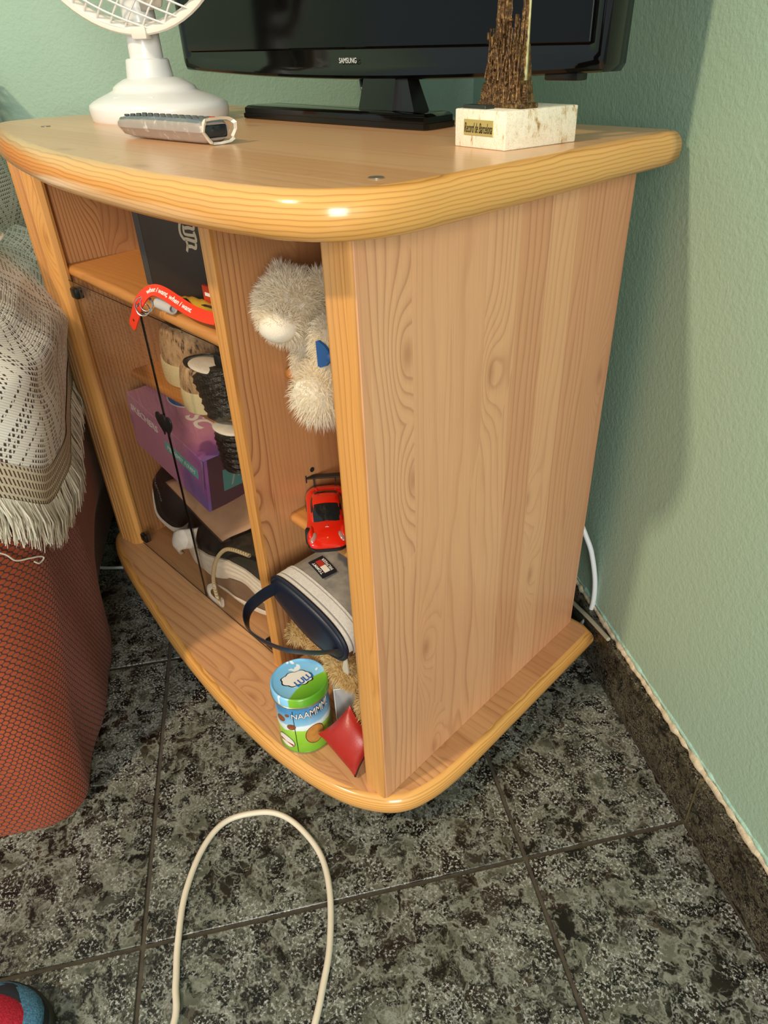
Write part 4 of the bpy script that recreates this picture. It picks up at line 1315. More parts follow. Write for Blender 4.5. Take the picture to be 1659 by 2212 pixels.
# direction from the tin to the camera
ca_ = math.atan2(-0.354 - ty_, 0.375 - tx)
M_INK = plain('black_ink', '#15171a', 0.4)
def wtext(s_, ang, z, width, height, mat, shear=0.0, rise=0.0, grow=0.0):
    w0 = cyl(ang)
    def w(x, y, zz):
        return w0(x, z + y * (1 + grow * x / width) + rise * x, zz)
    text('tin_lettering', s_, mat, tin, (0, 0, 0), (1, 0, 0), (0, 0, 1), width, height, ext=0.0003, shear=shear, bold=0.03, warp=w)
wtext('NAAMMM!', ca_ + 0.26, 0.0735, 0.052, 0.0135, M_INK, rise=0.10, grow=0.75)
w0 = cyl(ca_ + 0.26, R_ + 0.0003)
text('tin_lettering', 'NAAMMM!', M_WHT, tin, (0, 0, 0), (1, 0, 0), (0, 0, 1), 0.0505, 0.0118, ext=0.0003, bold=0.0, warp=lambda x, y, z: w0(x, 0.0735 + y * (1 + 0.75 * x / 0.052) + 0.10 * x, z))
def wshape(poly, ang, z, d0, d1, name, mat):
    # flat outline wrapped on the cylinder
    g = G()
    w = cyl(ang)
    n = len(poly)
    vs = [w(x, z + y, d0) for x, y in poly] + [w(x, z + y, d1) for x, y in poly] + [w(0, z, d1)]
    fs = [(i, (i + 1) % n, n + (i + 1) % n, n + i) for i in range(n)] + [(n + i, n + (i + 1) % n, 2 * n) for i in range(n)]
    g.add(vs, fs)
    return inv_parent(g.build(name, mat, ang=60), tin)
def oval(a, b, n=24, tilt_=0.0):
    return [(a * math.cos(2 * PI * k / n), b * math.sin(2 * PI * k / n) + tilt_ * a * math.cos(2 * PI * k / n)) for k in range(n)]
wshape(oval(0.0125, 0.0105, tilt_=-0.15), ca_ - 0.87, 0.0200, 0.0001, 0.0004, 'label_border', M_INK)
wshape(oval(0.0118, 0.0098, tilt_=-0.15), ca_ - 0.87, 0.0200, 0.0001, 0.0007, 'oval_label', M_WHT)
wshape([(-0.0108, 0.0012), (0.0108, -0.0018), (0.0098, -0.0052), (-0.0098, -0.0022)], ca_ - 0.87, 0.0185, 0.0001, 0.0010, 'red_band', plain('label_red', '#9c3524', 0.4))
for a_, z_, r_ in ((-0.55, 0.0500, 0.0062), (-0.98, 0.0600, 0.0070), (-0.66, 0.0700, 0.003)):     # hazelnuts of the print
    wshape(oval(r_, r_ * 0.8, 16, 0.2), ca_ + a_, z_, 0.0001, 0.0005, 'nut_print', plain('nut_brown', '#8a4f2c', 0.4, vary=0.3, vscale=200))
wshape([(-0.0004, -0.038), (0.0004, -0.038), (0.0004, 0.038), (-0.0004, 0.038)], ca_ - 0.42, 0.042, 0.0001, 0.0003, 'seam', M_INK)
# bun-shaped cake print in place of the figure
wshape(oval(0.0130, 0.0165, 26, 0.1), ca_ + 0.30, 0.0340, 0.0001, 0.0003, 'cake_border', plain('cake_dark', '#6f4320', 0.4))  # dark printed border around the cake
wshape(oval(0.0118, 0.0152, 26, 0.1), ca_ + 0.30, 0.0345, 0.0001, 0.0006, 'cake_print', plain('cake_gold', '#b9813c', 0.4, vary=0.22, vscale=120))
def lid_shape(poly, h, name, mat):
    return inv_parent(G().prism(poly, 0.1004, 0.1004 + h, M=Matrix.Translation(TM) @ Matrix.Rotation(ca_ + PI / 2, 4, 'Z')).build(name, mat, smooth=False), tin)
def cloud(s_):
    out = []
    lob = [(0.0135, -0.002), (0.009, 0.0075), (-0.001, 0.0095), (-0.0105, 0.006), (-0.0145, -0.001), (-0.009, -0.0085), (0.001, -0.0095), (0.010, -0.0075)]
    for k, (x, y) in enumerate(lob):
        x2, y2 = lob[(k + 1) % len(lob)]
        mx, my = (x + x2) / 2, (y + y2) / 2
        nx, ny = mx / math.hypot(mx, my), my / math.hypot(mx, my)
        for t in range(6):
            f = t / 6
            bul = 0.0026 * math.sin(PI * f)
            out.append((((x + (x2 - x) * f) + nx * bul) * s_ * 1.15 - 0.002, ((y + (y2 - y) * f) + ny * bul) * s_ + 0.002))
    return out
lid_shape(cloud(1.18), 0.0003, 'cloud_outline', M_INK)
lid_shape(cloud(1.08), 0.0006, 'cloud_print', M_WHT)
LM = (Matrix.Rotation(ca_ + PI / 2, 3, 'Z'))
text('lid_lettering', 'LULU', plain('lulu_blue', '#2c62a8', 0.4), tin, TM + LM @ Vector((0.006, -0.0025, 0.1010)), LM @ Vector((0.86, 0.5, 0)), LM @ Vector((-0.5, 0.86, 0)), 0.025, 0.0095, ext=0.0004, bold=0.03)

# ------------------------------------------------------------------ tan plush toy squeezed behind the tin
M_TFUR = fur_mat('tan_plush', '#dcbd80', '#f2dfb0')
tan = thing('tan_plush_toy', 'tan fluffy plush toy squeezed between pouch and biscuit tin', 'plush toy', (-0.135, 0.10, Z1))
furry('body', (-0.130, 0.108, 0.130), (0.060, 0.036, 0.055), M_TFUR, tan, 5200, 0.009, seed=21, droop=0.2, width=0.0007)
furry('head', (-0.172, 0.075, 0.168), (0.047, 0.034, 0.0265), M_TFUR, tan, 5200, 0.010, rot('Y', 6), seed=22, droop=0.35, width=0.0007)
furry('paw', (-0.206, 0.048, 0.180), (0.016, 0.018, 0.0115), M_TFUR, tan, 900, 0.009, seed=23, droop=0.3)
furry('paw', (-0.118, 0.046, 0.174), (0.031, 0.020, 0.0155), M_TFUR, tan, 1900, 0.009, rot('Y', 18), seed=24, droop=0.35)
furry('leg', (-0.066, 0.042, 0.142), (0.018, 0.020, 0.036), M_TFUR, tan, 1900, 0.009, rot('Y', -6), seed=25, droop=0.4)
furry('leg', (-0.200, 0.098, 0.105), (0.024, 0.026, 0.032), M_TFUR, tan, 900, 0.009, seed=26, droop=0.3)

# ------------------------------------------------------------------ red leather cushion leaning on the post, clear plastic case behind
M_RLE = plain('red_leather', '#a3281f', 0.36, vary=0.08, vscale=60, bmp=0.15, bscale=500)
cush = thing('small_cushion', 'small red leather pillow leaning in the front corner by the post', 'cushion', (-0.080, 0.0, Z1))
# corners: left, foot, head, hidden right
CQ = [Vector((-0.1105, -0.0150, 0.1080)), Vector((-0.0480, -0.0130, 0.0765)), Vector((-0.0850, 0.0200, 0.1500)), Vector((-0.0400, 0.0180, 0.1210))]
CN = (CQ[1] - CQ[0]).cross(CQ[2] - CQ[0]).normalized()
if CN.y > 0:
    CN = -CN
def pil(sgn):
    def P(u, v):
        a, b = 2 * u - 1, 2 * v - 1
        x = a * (1 - 0.10 * (1 - b * b) * abs(a) ** 3)
        y = b * (1 - 0.10 * (1 - a * a) * abs(b) ** 3)
        uu, vv = (x + 1) / 2, (y + 1) / 2
        p = CQ[0].lerp(CQ[1], uu).lerp(CQ[2].lerp(CQ[3], uu), vv)
        h = ((1 - a * a) * (1 - b * b)) ** 0.55
        return p + CN * sgn * (0.0012 + 0.0130 * h)
    return P
g = G()
g.grid(pil(1), 19, 19)
g.grid(pil(-1), 19, 19)
inv_parent(g.build('cover', M_RLE, ang=80), cush)
inv_parent(G().tube([pil(0)(1.0, i / 12) + CN * 0.0 for i in range(13)], 0.0017, 6).build('piping', plain('dark_piping', '#3a1512', 0.4)), cush)
def clearm():
    m, nt, b = newmat('clear_plastic')
    nt.nodes.remove(b)
    tr = nd(nt, 'ShaderNodeBsdfTransparent', {'Color': (0.86, 0.88, 0.88, 1)})
    gl = nd(nt, 'ShaderNodeBsdfPrincipled', {'Base Color': (0.72, 0.75, 0.76, 1), 'Roughness': 0.1})
    mx = nd(nt, 'ShaderNodeMixShader', {0: 0.42, 1: tr.outputs[0], 2: gl.outputs[0]})
    nt.links.new(mx.outputs[0], nt.nodes['Material Output'].inputs['Surface'])
    return m
M_CLR = clearm()
case = thing('plastic_case', 'clear plastic case with pale edges between tin and red pillow', 'case', (-0.125, 0.045, Z1), (0, 0, math.radians(-38)))
G().box(-0.026, 0.026, -0.013, 0.013, 0.0005, 0.086, 0.0015, 2).build('shell', M_CLR, case)
M_WED = plain('pale_edge', '#cfd3cf', 0.3)
g = G()
for x in (-0.0262, 0.0262):
    for y in (-0.0132, 0.0132):
        g.tube([(x, y, 0.001), (x, y, 0.0865)], 0.0009, 6)
for z in (0.0012, 0.0865):
    g.tube([(-0.0262, -0.0132, z), (0.0262, -0.0132, z), (0.0262, 0.0132, z), (-0.0262, 0.0132, z)], 0.0009, 6, True)
g.tube([(-0.0262, -0.0132, 0.03), (0.0262, -0.0132, 0.03)], 0.0008, 6)
g.build('edge_frame', M_WED, case)

# ------------------------------------------------------------------ upper left compartment
M_BBOX = plain('black_card', '#1d1d1f', 0.45)
bbx = thing('black_box', 'tall black carton with pale gothic emblem on the top shelf', 'box', (-0.41, 0.155, SH1))
BW = [(-0.528, 0.104), (-0.306, 0.098), (-0.303, 0.240), (-0.525, 0.246)]
inv_parent(G().prism(BW, SH1, 0.717).build('carton', M_BBOX, smooth=False), bbx)
inv_parent(G().prism([(-0.5283, 0.1037), (-0.513, 0.1033), (-0.513, 0.1041), (-0.5283, 0.1045)], SH1 + 0.0005, 0.717).build('corner_flap', plain('grey_card', '#35383a', 0.5), smooth=False), bbx)
def yb(x):
    return 0.104 - 0.006 * (x + 0.528) / 0.222
M_LOGO = plain('pale_print', '#b9ad93', 0.5)
g = G()
def stroke(pts, w):
    pts = smooth_path([(a, 0, b) for a, b in pts], 5)
    n = len(pts)
    L_, R2 = [], []
    for i, p in enumerate(pts):
        t = (pts[min(i + 1, n - 1)] - pts[max(i - 1, 0)]).normalized()
        nn = Vector((-t.z, 0, t.x))
        L_.append(p + nn * w)
        R2.append(p - nn * w)
    rings = [[(a.x, yb(a.x) - 0.0005, a.z), (b.x, yb(b.x) - 0.0005, b.z), (b.x, yb(b.x) + 0.0002, b.z), (a.x, yb(a.x) + 0.0002, a.z)] for a, b in zip(L_, R2)]
    g.ring_loft(rings)
lx, lz = -0.3965, 0.654
def ls(pts, w=0.0021):
    stroke([(lx + a * 1.05, lz + b * 1.05) for a, b in pts], w)
ls([(0.004, 0.0205), (0.0065, 0.0235), (0.0125, 0.0215), (0.0145, 0.0155), (0.0105, 0.0115), (-0.002, 0.0095), (-0.0125, 0.0095)], 0.0020)
ls([(-0.0125, 0.0095), (-0.0165, 0.002), (-0.0165, -0.005), (-0.0110, -0.0095)], 0.0021)
ls([(-0.0070, 0.0055), (-0.0085, 0.0000), (-0.0060, -0.0035), (0.013, -0.0025)], 0.0017)
ls([(-0.0055, 0.0030), (0.004, 0.0045), (0.0135, 0.0045), (0.0155, 0.0085)], 0.0019)
ls([(-0.0110, -0.0095), (-0.002, -0.0085), (0.0135, -0.0085), (0.0150, -0.0035), (0.0130, 0.0015)], 0.0020)
ls([(-0.0075, -0.0095), (-0.0055, -0.0150), (-0.0095, -0.0225)], 0.0019)
ls([(-0.0060, -0.0165), (0.003, -0.0155), (0.0110, -0.0160), (0.0135, -0.0105)], 0.0020)
inv_parent(g.build('emblem', M_LOGO, smooth=False), bbx)
inv_parent(G().prism([(-0.391, 0.6625), (-0.388, 0.6850), (-0.352, 0.6850), (-0.350, 0.6625)], -0.0004, 0.0014, M=Matrix.Translation((0, 0.1000, 0)) @ Matrix.Rotation(PI / 2, 4, 'X')).build('orange_tag', plain('orange_label', '#d9652c', 0.5), smooth=False), bbx)

# magazine-like packet lying behind the wristband
M_YEL = plain('yellow_packet', '#c9a338', 0.4, vary=0.2, vscale=40)
pk = thing('snack_packet', 'crumpled yellow and red packet lying in front of the black carton', 'packet', (-0.352, 0.085, SH1))
def pkP(z0, amp):
    def P(u, v):
        x = -0.425 + 0.118 * u
        y = 0.064 + 0.030 * v + 0.006 * (1 - u)
        return (x, y, SH1 + z0 + amp * math.sin(PI * u) ** 0.6 * math.sin(PI * v) ** 0.6 + 0.003 * v + 0.0012 * math.sin(31 * u + 17 * v))
    return P
g = G()
g.grid(pkP(0.0012, 0.010), 20, 10)
g.grid(pkP(0.0008, 0.0), 20, 10)
inv_parent(g.build('wrapper', M_YEL, ang=40), pk)
g = G()
g.box(-0.372, -0.312, 0.0905, 0.0955, SH1 + 0.010, SH1 + 0.030, 0.001, 1, M=Matrix.Translation((0, 0, 0)))
inv_parent(g.build('red_flap', plain('packet_red', '#b5371f', 0.4)), pk)
g = G()
g.box(-0.366, -0.318, 0.0898, 0.0906, SH1 + 0.018, SH1 + 0.022)
inv_parent(g.build('pale_print', M_WHT, smooth=False), pk)
g = G()
g.prism([(-0.412, 0.070), (-0.385, 0.066), (-0.372, 0.072), (-0.392, 0.080)], SH1 + 0.0112, SH1 + 0.0122)
inv_parent(g.build('dark_print', M_INK, smooth=False), pk)
g = G()
g.prism([(-0.352, 0.074), (-0.326, 0.078), (-0.327, 0.081), (-0.350, 0.078)], SH1 + 0.0128, SH1 + 0.0136)
inv_parent(g.build('dark_bar', M_INK, smooth=False), pk)

# orange wristband key fob hanging over the shelf edge
M_ORA = plain('orange_silicone', '#e0361a', 0.38)
wb_ = thing('wristband_keyring', 'orange printed rubber strap with keyring hanging over the top shelf edge', 'keyring', (-0.40, 0.055, SH1))
sp = smooth_path([(-0.4640, 0.0385, 0.5420), (-0.4480, 0.0385, 0.5600), (-0.4330, 0.0395, 0.5780), (-0.4200, 0.0440, 0.5905), (-0.4050, 0.0480, 0.5965), (-0.3850, 0.0495, 0.5955), (-0.3600, 0.0505, 0.5895), (-0.3350, 0.0515, 0.5845), (-0.3100, 0.0520, 0.5835), (-0.2880, 0.0525, 0.5850)], 6)
def band_frame(i):
    t = (sp[min(i + 1, len(sp) - 1)] - sp[max(i - 1, 0)]).normalized()
    f = i / (len(sp) - 1)
    # width direction: the broad side is turned outwards and a little up
    wdir = Vector((0.55, -0.55, 0.62)).cross(t)
    wdir = (wdir - t * wdir.dot(t)).normalized()
    nn = t.cross(wdir)
    return t, wdir, nn
HWB = 0.0072
rings = []
for i, p in enumerate(sp):
    t, wv, nn = band_frame(i)
    hw = HWB * (0.55 if i == 0 else (0.88 if i == 1 else 1.0))
    rings.append([p + wv * hw - nn * 0.0009, p + wv * hw + nn * 0.0009, p - wv * hw + nn * 0.0009, p - wv * hw - nn * 0.0009])
inv_parent(G().ring_loft(rings).build('strap', M_ORA, ang=50), wb_)
for k in (4, 11):
    t, wv, nn = band_frame(k)
    p = sp[k]
    M = Matrix(((t.x, wv.x, nn.x, p.x), (t.y, wv.y, nn.y, p.y), (t.z, wv.z, nn.z, p.z), (0, 0, 0, 1)))
    inv_parent(G().lathe([(0.0009, -0.00105), (0.0017, -0.00105), (0.0017, 0.00105), (0.0009, 0.00105)], 14, M).build('stud_hole', M_DHOLE), wb_)
sl_ = [0.0]
for a, b in zip(sp[:-1], sp[1:]):
    sl_.append(sl_[-1] + (b - a).length)
def on_band(x, y, z):
    s0 = sl_[-1] * 0.345 + x
    for i in range(len(sl_) - 1):
        if sl_[i] <= s0 <= sl_[i + 1] or i == len(sl_) - 2:
            f = (s0 - sl_[i]) / (sl_[i + 1] - sl_[i])
            p = sp[i].lerp(sp[i + 1], f)
            t, wv, nn = band_frame(i)
            # printed side faces the camera
            if nn.dot(Vector((0.37, -0.35, 0.83)) - p) < 0:
                nn = -nn
            return p + wv * y + nn * (0.0010 + z)
text('strap_lettering', 'what i want, when i want.', M_WHT, wb_, (0, 0, 0), (1, 0, 0), (0, 0, 1), 0.085, 0.0070, ext=0.0003, bold=0.02, center=False, warp=on_band)
g = G()
for c_, r_, tl in (((-0.4235, 0.0400, 0.5770), 0.0100, 0.9), ((-0.4200, 0.0420, 0.5790), 0.0085, 0.5), ((-0.4260, 0.0390, 0.5720), 0.0075, 1.2)):
    M = Matrix.Translation(c_) @ Matrix.Rotation(tl, 4, 'Z') @ Matrix.Rotation(1.2, 4, 'X')
    g.tube([M @ Vector((r_ * math.cos(2 * PI * k / 28), r_ * math.sin(2 * PI * k / 28), 0)) for k in range(28)], 0.0007, 6, True)
inv_parent(g.build('split_rings', M_CHROME), wb_)
g = G()
for k in range(9):
    f = k / 8
    c_ = Vector((-0.4050, 0.0500, 0.5810)).lerp(Vector((-0.383, 0.054, 0.5775)), f)
    M = Matrix.Translation(c_) @ Matrix.Rotation(PI / 2, 4, 'Y')
    g.tube([M @ Vector((0.0050 * math.cos(2 * PI * q / 16), 0.0050 * math.sin(2 * PI * q / 16), 0)) for q in range(16)], 0.0017, 6, True)
inv_parent(g.build('woven_bead', plain('grey_cord_knot', '#b7b3ab', 0.8)), wb_)

# ------------------------------------------------------------------ behind the glass doors
def purple(name):
    m, nt, b = newmat(name)
    p = coords(nt)
    s = sep(nt, p)
    n = tex_noise(nt, p, 14, 3, 0.6)
    t = mth(nt, 'ADD', mth(nt, 'MULTIPLY', s[0], -5.0), mth(nt, 'MULTIPLY', n, 0.9))
    t = mth(nt, 'ADD', t, mth(nt, 'MULTIPLY', s[2], 2.5))
    c = ramp(nt, t, [(0.15, srgb('#7d5199')), (0.5, srgb('#8f5da4')), (0.8, srgb('#b573a8')), (1.0, srgb('#c98aa4'))])
    v = nd(nt, 'ShaderNodeTexVoronoi', {'Vector': comb(nt, mth(nt, 'ADD', s[0], s[2]), s[2], 0.0), 'Scale': 11.0}).outputs['Color']
    vr = sep(nt, v)
    c = mixc(nt, mth(nt, 'MULTIPLY', mth(nt, 'GREATER_THAN', vr[0], 0.7), 0.45), c, srgb('#6f72b4'))
    c = mixc(nt, mth(nt, 'MULTIPLY', mth(nt, 'GREATER_THAN', vr[1], 0.78), 0.5), c, srgb('#b04a66'))
    nt.links.new(c, b.inputs['Base Color'])
    b.inputs['Roughness'].default_value = 0.42
    return m
M_PUR = purple('purple_carton')
M_PURD = plain('purple_carton_end', '#553b46', 0.5)
M_TEAL = plain('teal_label', '#6cc0b8', 0.5)
M_TEALD = plain('teal_print', '#4f8f8c', 0.5)
BL, BD, BH = 0.226, 0.165, 0.104
ux = Vector((-0.9790, 0.040, 0.1990)).normalized()          # along the box to the left, slightly uphill
uy = Vector((0.045, 0.998, 0.02))
uy = (uy - ux * uy.dot(ux)).normalized()
uz = uy.cross(ux) if uy.cross(ux).z > 0 else ux.cross(uy)
bo = Vector((-0.4690, 0.0985, 0.3215)) - uz * BH            # front right bottom corner
BMX = Matrix(((-ux.x, uy.x, uz.x, bo.x), (-ux.y, uy.y, uz.y, bo.y), (-ux.z, uy.z, uz.z, bo.z), (0, 0, 0, 1)))
sb = thing('shoe_box', 'purple and pink shoe box lying tilted behind the glass', 'box')
sb.matrix_world = BMX
# local frame of the box: x from -BL to 0, y 0..BD, z 0..BH
G().box(-BL + 0.001, -0.001, 0.001, BD - 0.001, 0.0, BH - 0.002).build('carton', M_PUR, sb, smooth=False)
g = G()
g.box(-BL, 0.0, 0, BD, BH - 0.0012, BH, 0.0004, 1)
g.box(-BL, -0.006, -0.0006, 0.0006, BH * 0.42, BH - 0.0006, 0.0003, 1)
g.build('lid_flap', M_PUR, sb, smooth=False)
G().box(-0.0012, 0.0004, 0.006, BD, 0.001, BH - 0.001).build('end_panel', M_PURD, sb, smooth=False)
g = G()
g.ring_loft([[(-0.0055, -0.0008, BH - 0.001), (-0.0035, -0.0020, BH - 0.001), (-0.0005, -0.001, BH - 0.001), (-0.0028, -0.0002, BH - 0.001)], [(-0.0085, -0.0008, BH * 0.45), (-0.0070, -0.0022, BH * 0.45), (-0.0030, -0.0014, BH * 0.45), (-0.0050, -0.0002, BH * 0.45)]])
g.build('tuck_flap', plain('flap_mauve', '#8b6c92', 0.5), sb, smooth=False)  # greyish mauve card of the flap
B3 = BMX.to_3x3()
def btext(s_, u, v, face, w_, h_, mat, sh=0.0, bold=0.0, flip=False):
    if face == 'front':
        o_, xd, yd = BMX @ Vector((-BL + u, -0.0007, v)), B3 @ Vector((1, 0, 0)), B3 @ Vector((0, 0, 1))
    elif face == 'top':
        o_, xd, yd = BMX @ Vector((-BL + u, v, BH + 0.0001)), B3 @ Vector((1, 0, 0)), B3 @ Vector((0, 1, 0))
        if flip:
            xd, yd = -xd, -yd
    else:
        o_, xd, yd = BMX @ Vector((0.0006, u, v)), B3 @ Vector((0, 1, 0)), B3 @ Vector((0, 0, 1))
    return text('box_lettering', s_, mat, sb, o_, xd, yd, w_, h_, ext=0.0004, shear=sh, bold=bold)
btext('SKECHERS', 0.051, 0.082, 'front', 0.084, 0.0125, M_WHT, 0.0, 0.008)
G().box(-BL + 0.112, -BL + 0.206, -0.0011, -0.0005, 0.056, 0.0735).build('teal_strip', M_TEAL, sb, smooth=False)
o = btext('MEMORY FOAM', 0.159, 0.0648, 'front', 0.080, 0.0085, M_WHT, 0.2, 0.0)
o.location = o.location + Vector((0, 0, 0))
o.data.transform(Matrix.Translation(B3 @ Vector((0, -0.0005, 0))))
btext('SC', 0.137, 0.052, 'top', 0.050, 0.030, M_WHT, 0.35, 0.03)
G().prism([(-BL + 0.115, 0.075), (-BL + 0.165, 0.075), (-BL + 0.165, 0.105), (-BL + 0.115, 0.105)], BH, BH + 0.0004).build('teal_label', M_TEAL, sb, smooth=False)
ov = [(-BL + 0.066 + 0.0300 * math.cos(2 * PI * k / 32), 0.066 + 0.027 * math.sin(2 * PI * k / 32)) for k in range(32)]
G().prism(ov, BH, BH + 0.0003).build('oval_border', M_WHT, sb, smooth=False)
ov2 = [(-BL + 0.066 + 0.0280 * math.cos(2 * PI * k / 32), 0.066 + 0.025 * math.sin(2 * PI * k / 32)) for k in range(32)]
G().prism(ov2, BH + 0.0002, BH + 0.0006).build('blue_oval', plain('oval_blue', '#2468ae', 0.5), sb, smooth=False)
G().box(0.0, 0.0009, 0.030, 0.110, 0.030, 0.072).build('teal_end_label', M_TEALD, sb, smooth=False)
o = btext('M', 0.058, 0.052, 'end', 0.030, 0.030, plain('dull_print', '#98a59c', 0.5), 0.35, 0.0)
o.data.transform(Matrix.Translation(B3 @ Vector((0.0005, 0, 0))))

# kraft paper bag under the box
M_KRAFT = plain('kraft_paper', '#c49a78', 0.55, vary=0.10, vscale=35)
def kr(u, v):
    p = Vector((-0.600, 0.094, 0.2360)).lerp(Vector((-0.4420, 0.0880, 0.2050)), u)
    d = Vector((0.045 * u + 0.02, 0.165, 0.0))
    z = 0.0155 * math.sin(PI * min(1, v * 1.15)) * u - 0.012 * (1 - v) * (1 - v) * u
    return p + d * v + Vector((0.012 * math.sin(PI * v) * u, 0, z + 0.0012 * math.sin(19 * v + 7 * u) - 0.010 * u * (1 if False else 0)))
g = G()
g.grid(kr, 16, 16)
def kr2(u, v):
    p = kr(u, v)
    return Vector((p.x - 0.004 * u, p.y, p.z - 0.004 - 0.022 * u * (math.sin(PI * v) ** 0.8)))
pb = thing('paper_bag', 'open kraft paper bag lying under the purple shoe box', 'bag', (-0.52, 0.17, 0.20))
b = inv_parent(g.build('upper_sheet', M_KRAFT, fix=False), pb)
sm = b.modifiers.new('s', 'SOLIDIFY')
sm.thickness = 0.0014
g = G()
g.grid(kr2, 14, 14)
b = inv_parent(g.build('lower_sheet', plain('kraft_inside_shaded', '#4b3629', 0.8), fix=False), pb)  # kraft paper coloured dark for the shade inside the bag mouth
sm = b.modifiers.new('s', 'SOLIDIFY')
sm.thickness = 0.0010

# dark brown canvas bag with ribbed cream bands and rope
M_DKB = plain('dark_canvas', '#39291f', 0.8, vary=0.25, vscale=18, bmp=0.3, bscale=600)
M_TAUPE = plain('taupe_canvas', '#75604d', 0.75, vary=0.12, vscale=30)
def camo():
    m, nt, b = newmat('dark_camouflage')
    n = tex_noise(nt, coords(nt), 24, 3, 0.6)
    nt.links.new(ramp(nt, n, [(0.36, srgb('#1d1a16')), (0.44, srgb('#33271e')), (0.55, srgb('#20261f')), (0.66, srgb('#4a3a2c'))], 'LINEAR'), b.inputs['Base Color'])
    b.inputs['Roughness'].default_value = 0.7
    return m
M_CAMO = camo()
M_CREAM = plain('cream_knit', '#ddd4c4', 0.8, vary=0.08, vscale=90)
def ropem():
    m, nt, b = newmat('twisted_rope')
    s = sep(nt, coords(nt))
    w = mth(nt, 'SINE', mth(nt, 'MULTIPLY', mth(nt, 'ADD', s[2], mth(nt, 'MULTIPLY', s[0], 0.7)), 1500.0))
    nt.links.new(ramp(nt, mth(nt, 'MULTIPLY_ADD', w, 0.5, 0.5), [(0.0, srgb('#8b7554')), (0.6, srgb('#d8c69e'))]), b.inputs['Base Color'])
    b.inputs['Roughness'].default_value = 0.8
    return m
M_ROPE = ropem()
bc = Vector((-0.446, 0.150, 0.1350))
def bf(x):
    t = abs((x - bc.x) / 0.158)
    return max(0.02, (1 - min(1, t) ** 3.2)) ** 0.5
def BS(x, a, off=0.0):
    # a: angle in the yz plane, 0 faces the doors, positive upwards
    ry, rz = 0.074, 0.0655
    f = bf(x)
    nz = 0.005 * noise.noise((x * 22, math.cos(a) * 2, math.sin(a) * 2))
    cy = math.copysign(abs(math.cos(a)) ** 0.75, math.cos(a))
    cz = math.copysign(abs(math.sin(a)) ** 0.75, math.sin(a))
    return Vector((x, bc.y - (ry * f + nz + off) * cy, bc.z + (rz * f + min(0, nz) + off * (1 if a > -0.9 else 0.2)) * cz))
bg_ = thing('canvas_bag', 'dark brown camouflage canvas bag with ribbed cream bands behind the glass', 'bag', (bc.x, bc.y, Z1))
rings = []
for i in range(27):
    x = bc.x - 0.156 + 0.312 * i / 26
    rings.append([BS(x, 2 * PI * k / 36) for k in range(36)])
inv_parent(G().ring_loft(rings).build('body', M_CAMO), bg_)
def bandstrip(pts, hw, name, mat, off=0.0032, ribs=4, par=None):
    # pts: (x, angle); hw: half width as angle; ribbed cross-section
    ps = smooth_path([(x, a, 0) for x, a in pts], 6)
    rings = []
    n = ribs * 4
    for i, p in enumerate(ps):
        e = min(i, len(ps) - 1 - i) / 3
        r = []
        for k in range(n + 1):
            f = k / n
            a = p.y - hw + 2 * hw * f
            o_ = off * (1 + 0.35 * math.cos(2 * PI * ribs * f)) * (1 if 0 < k < n else 0.1)
            r.append(BS(p.x, a, o_))
        rings.append(r)
    g = G()
    g.ring_loft(rings, closed=False, cap0=False, cap1=False)
    return inv_parent(g.build(name, mat, fix=False, ang=80), par or bg_)
bandstrip([(-0.560, -0.06), (-0.510, -0.02), (-0.455, 0.10), (-0.415, 0.26), (-0.375, 0.28), (-0.335, 0.08), (-0.308, -0.16)], 0.22, 'ribbed_band', M_CREAM)
bandstrip([(-0.480, -0.74), (-0.430, -0.56), (-0.395, -0.60), (-0.355, -0.74), (-0.312, -0.84)], 0.20, 'ribbed_band', M_CREAM)
bandstrip([(-0.545, -0.36), (-0.49, -0.36), (-0.43, -0.24), (-0.375, -0.18), (-0.33, -0.40)], 0.24, 'taupe_panel', M_TAUPE, 0.0016, 1)
rp = smooth_path([(-0.3550, 0.0790, 0.2140), (-0.3900, 0.0745, 0.2100), (-0.4120, 0.0720, 0.2000), (-0.4350, 0.0700, 0.1750), (-0.4520, 0.0690, 0.1450), (-0.4600, 0.0680, 0.1150), (-0.4560, 0.0660, 0.0880), (-0.4470, 0.0650, 0.0760)], 7)
inv_parent(G().tube(rp, 0.0032, 8).build('rope_handle', M_ROPE), bg_)
lp_ = smooth_path([(-0.4570, 0.0665, 0.1100), (-0.4760, 0.0660, 0.0950), (-0.4780, 0.0655, 0.0800), (-0.4600, 0.0650, 0.0752), (-0.4420, 0.0650, 0.0790), (-0.4400, 0.0660, 0.0920)], 6)
inv_parent(G().tube(lp_, (0.0014, 0.0050), 8, flat=(0, 0, 1)).build('tape_loop', M_CREAM), bg_)
for x, a in ((-0.345, 0.62), (-0.350, -0.62)):
    p = BS(x, a, 0.001)
    g = G()
    g.ell(p, (0.0028, 0.0022, 0.0055), seg=14, rings=8)
    inv_parent(g.build('eyelet', M_CREAM), bg_)

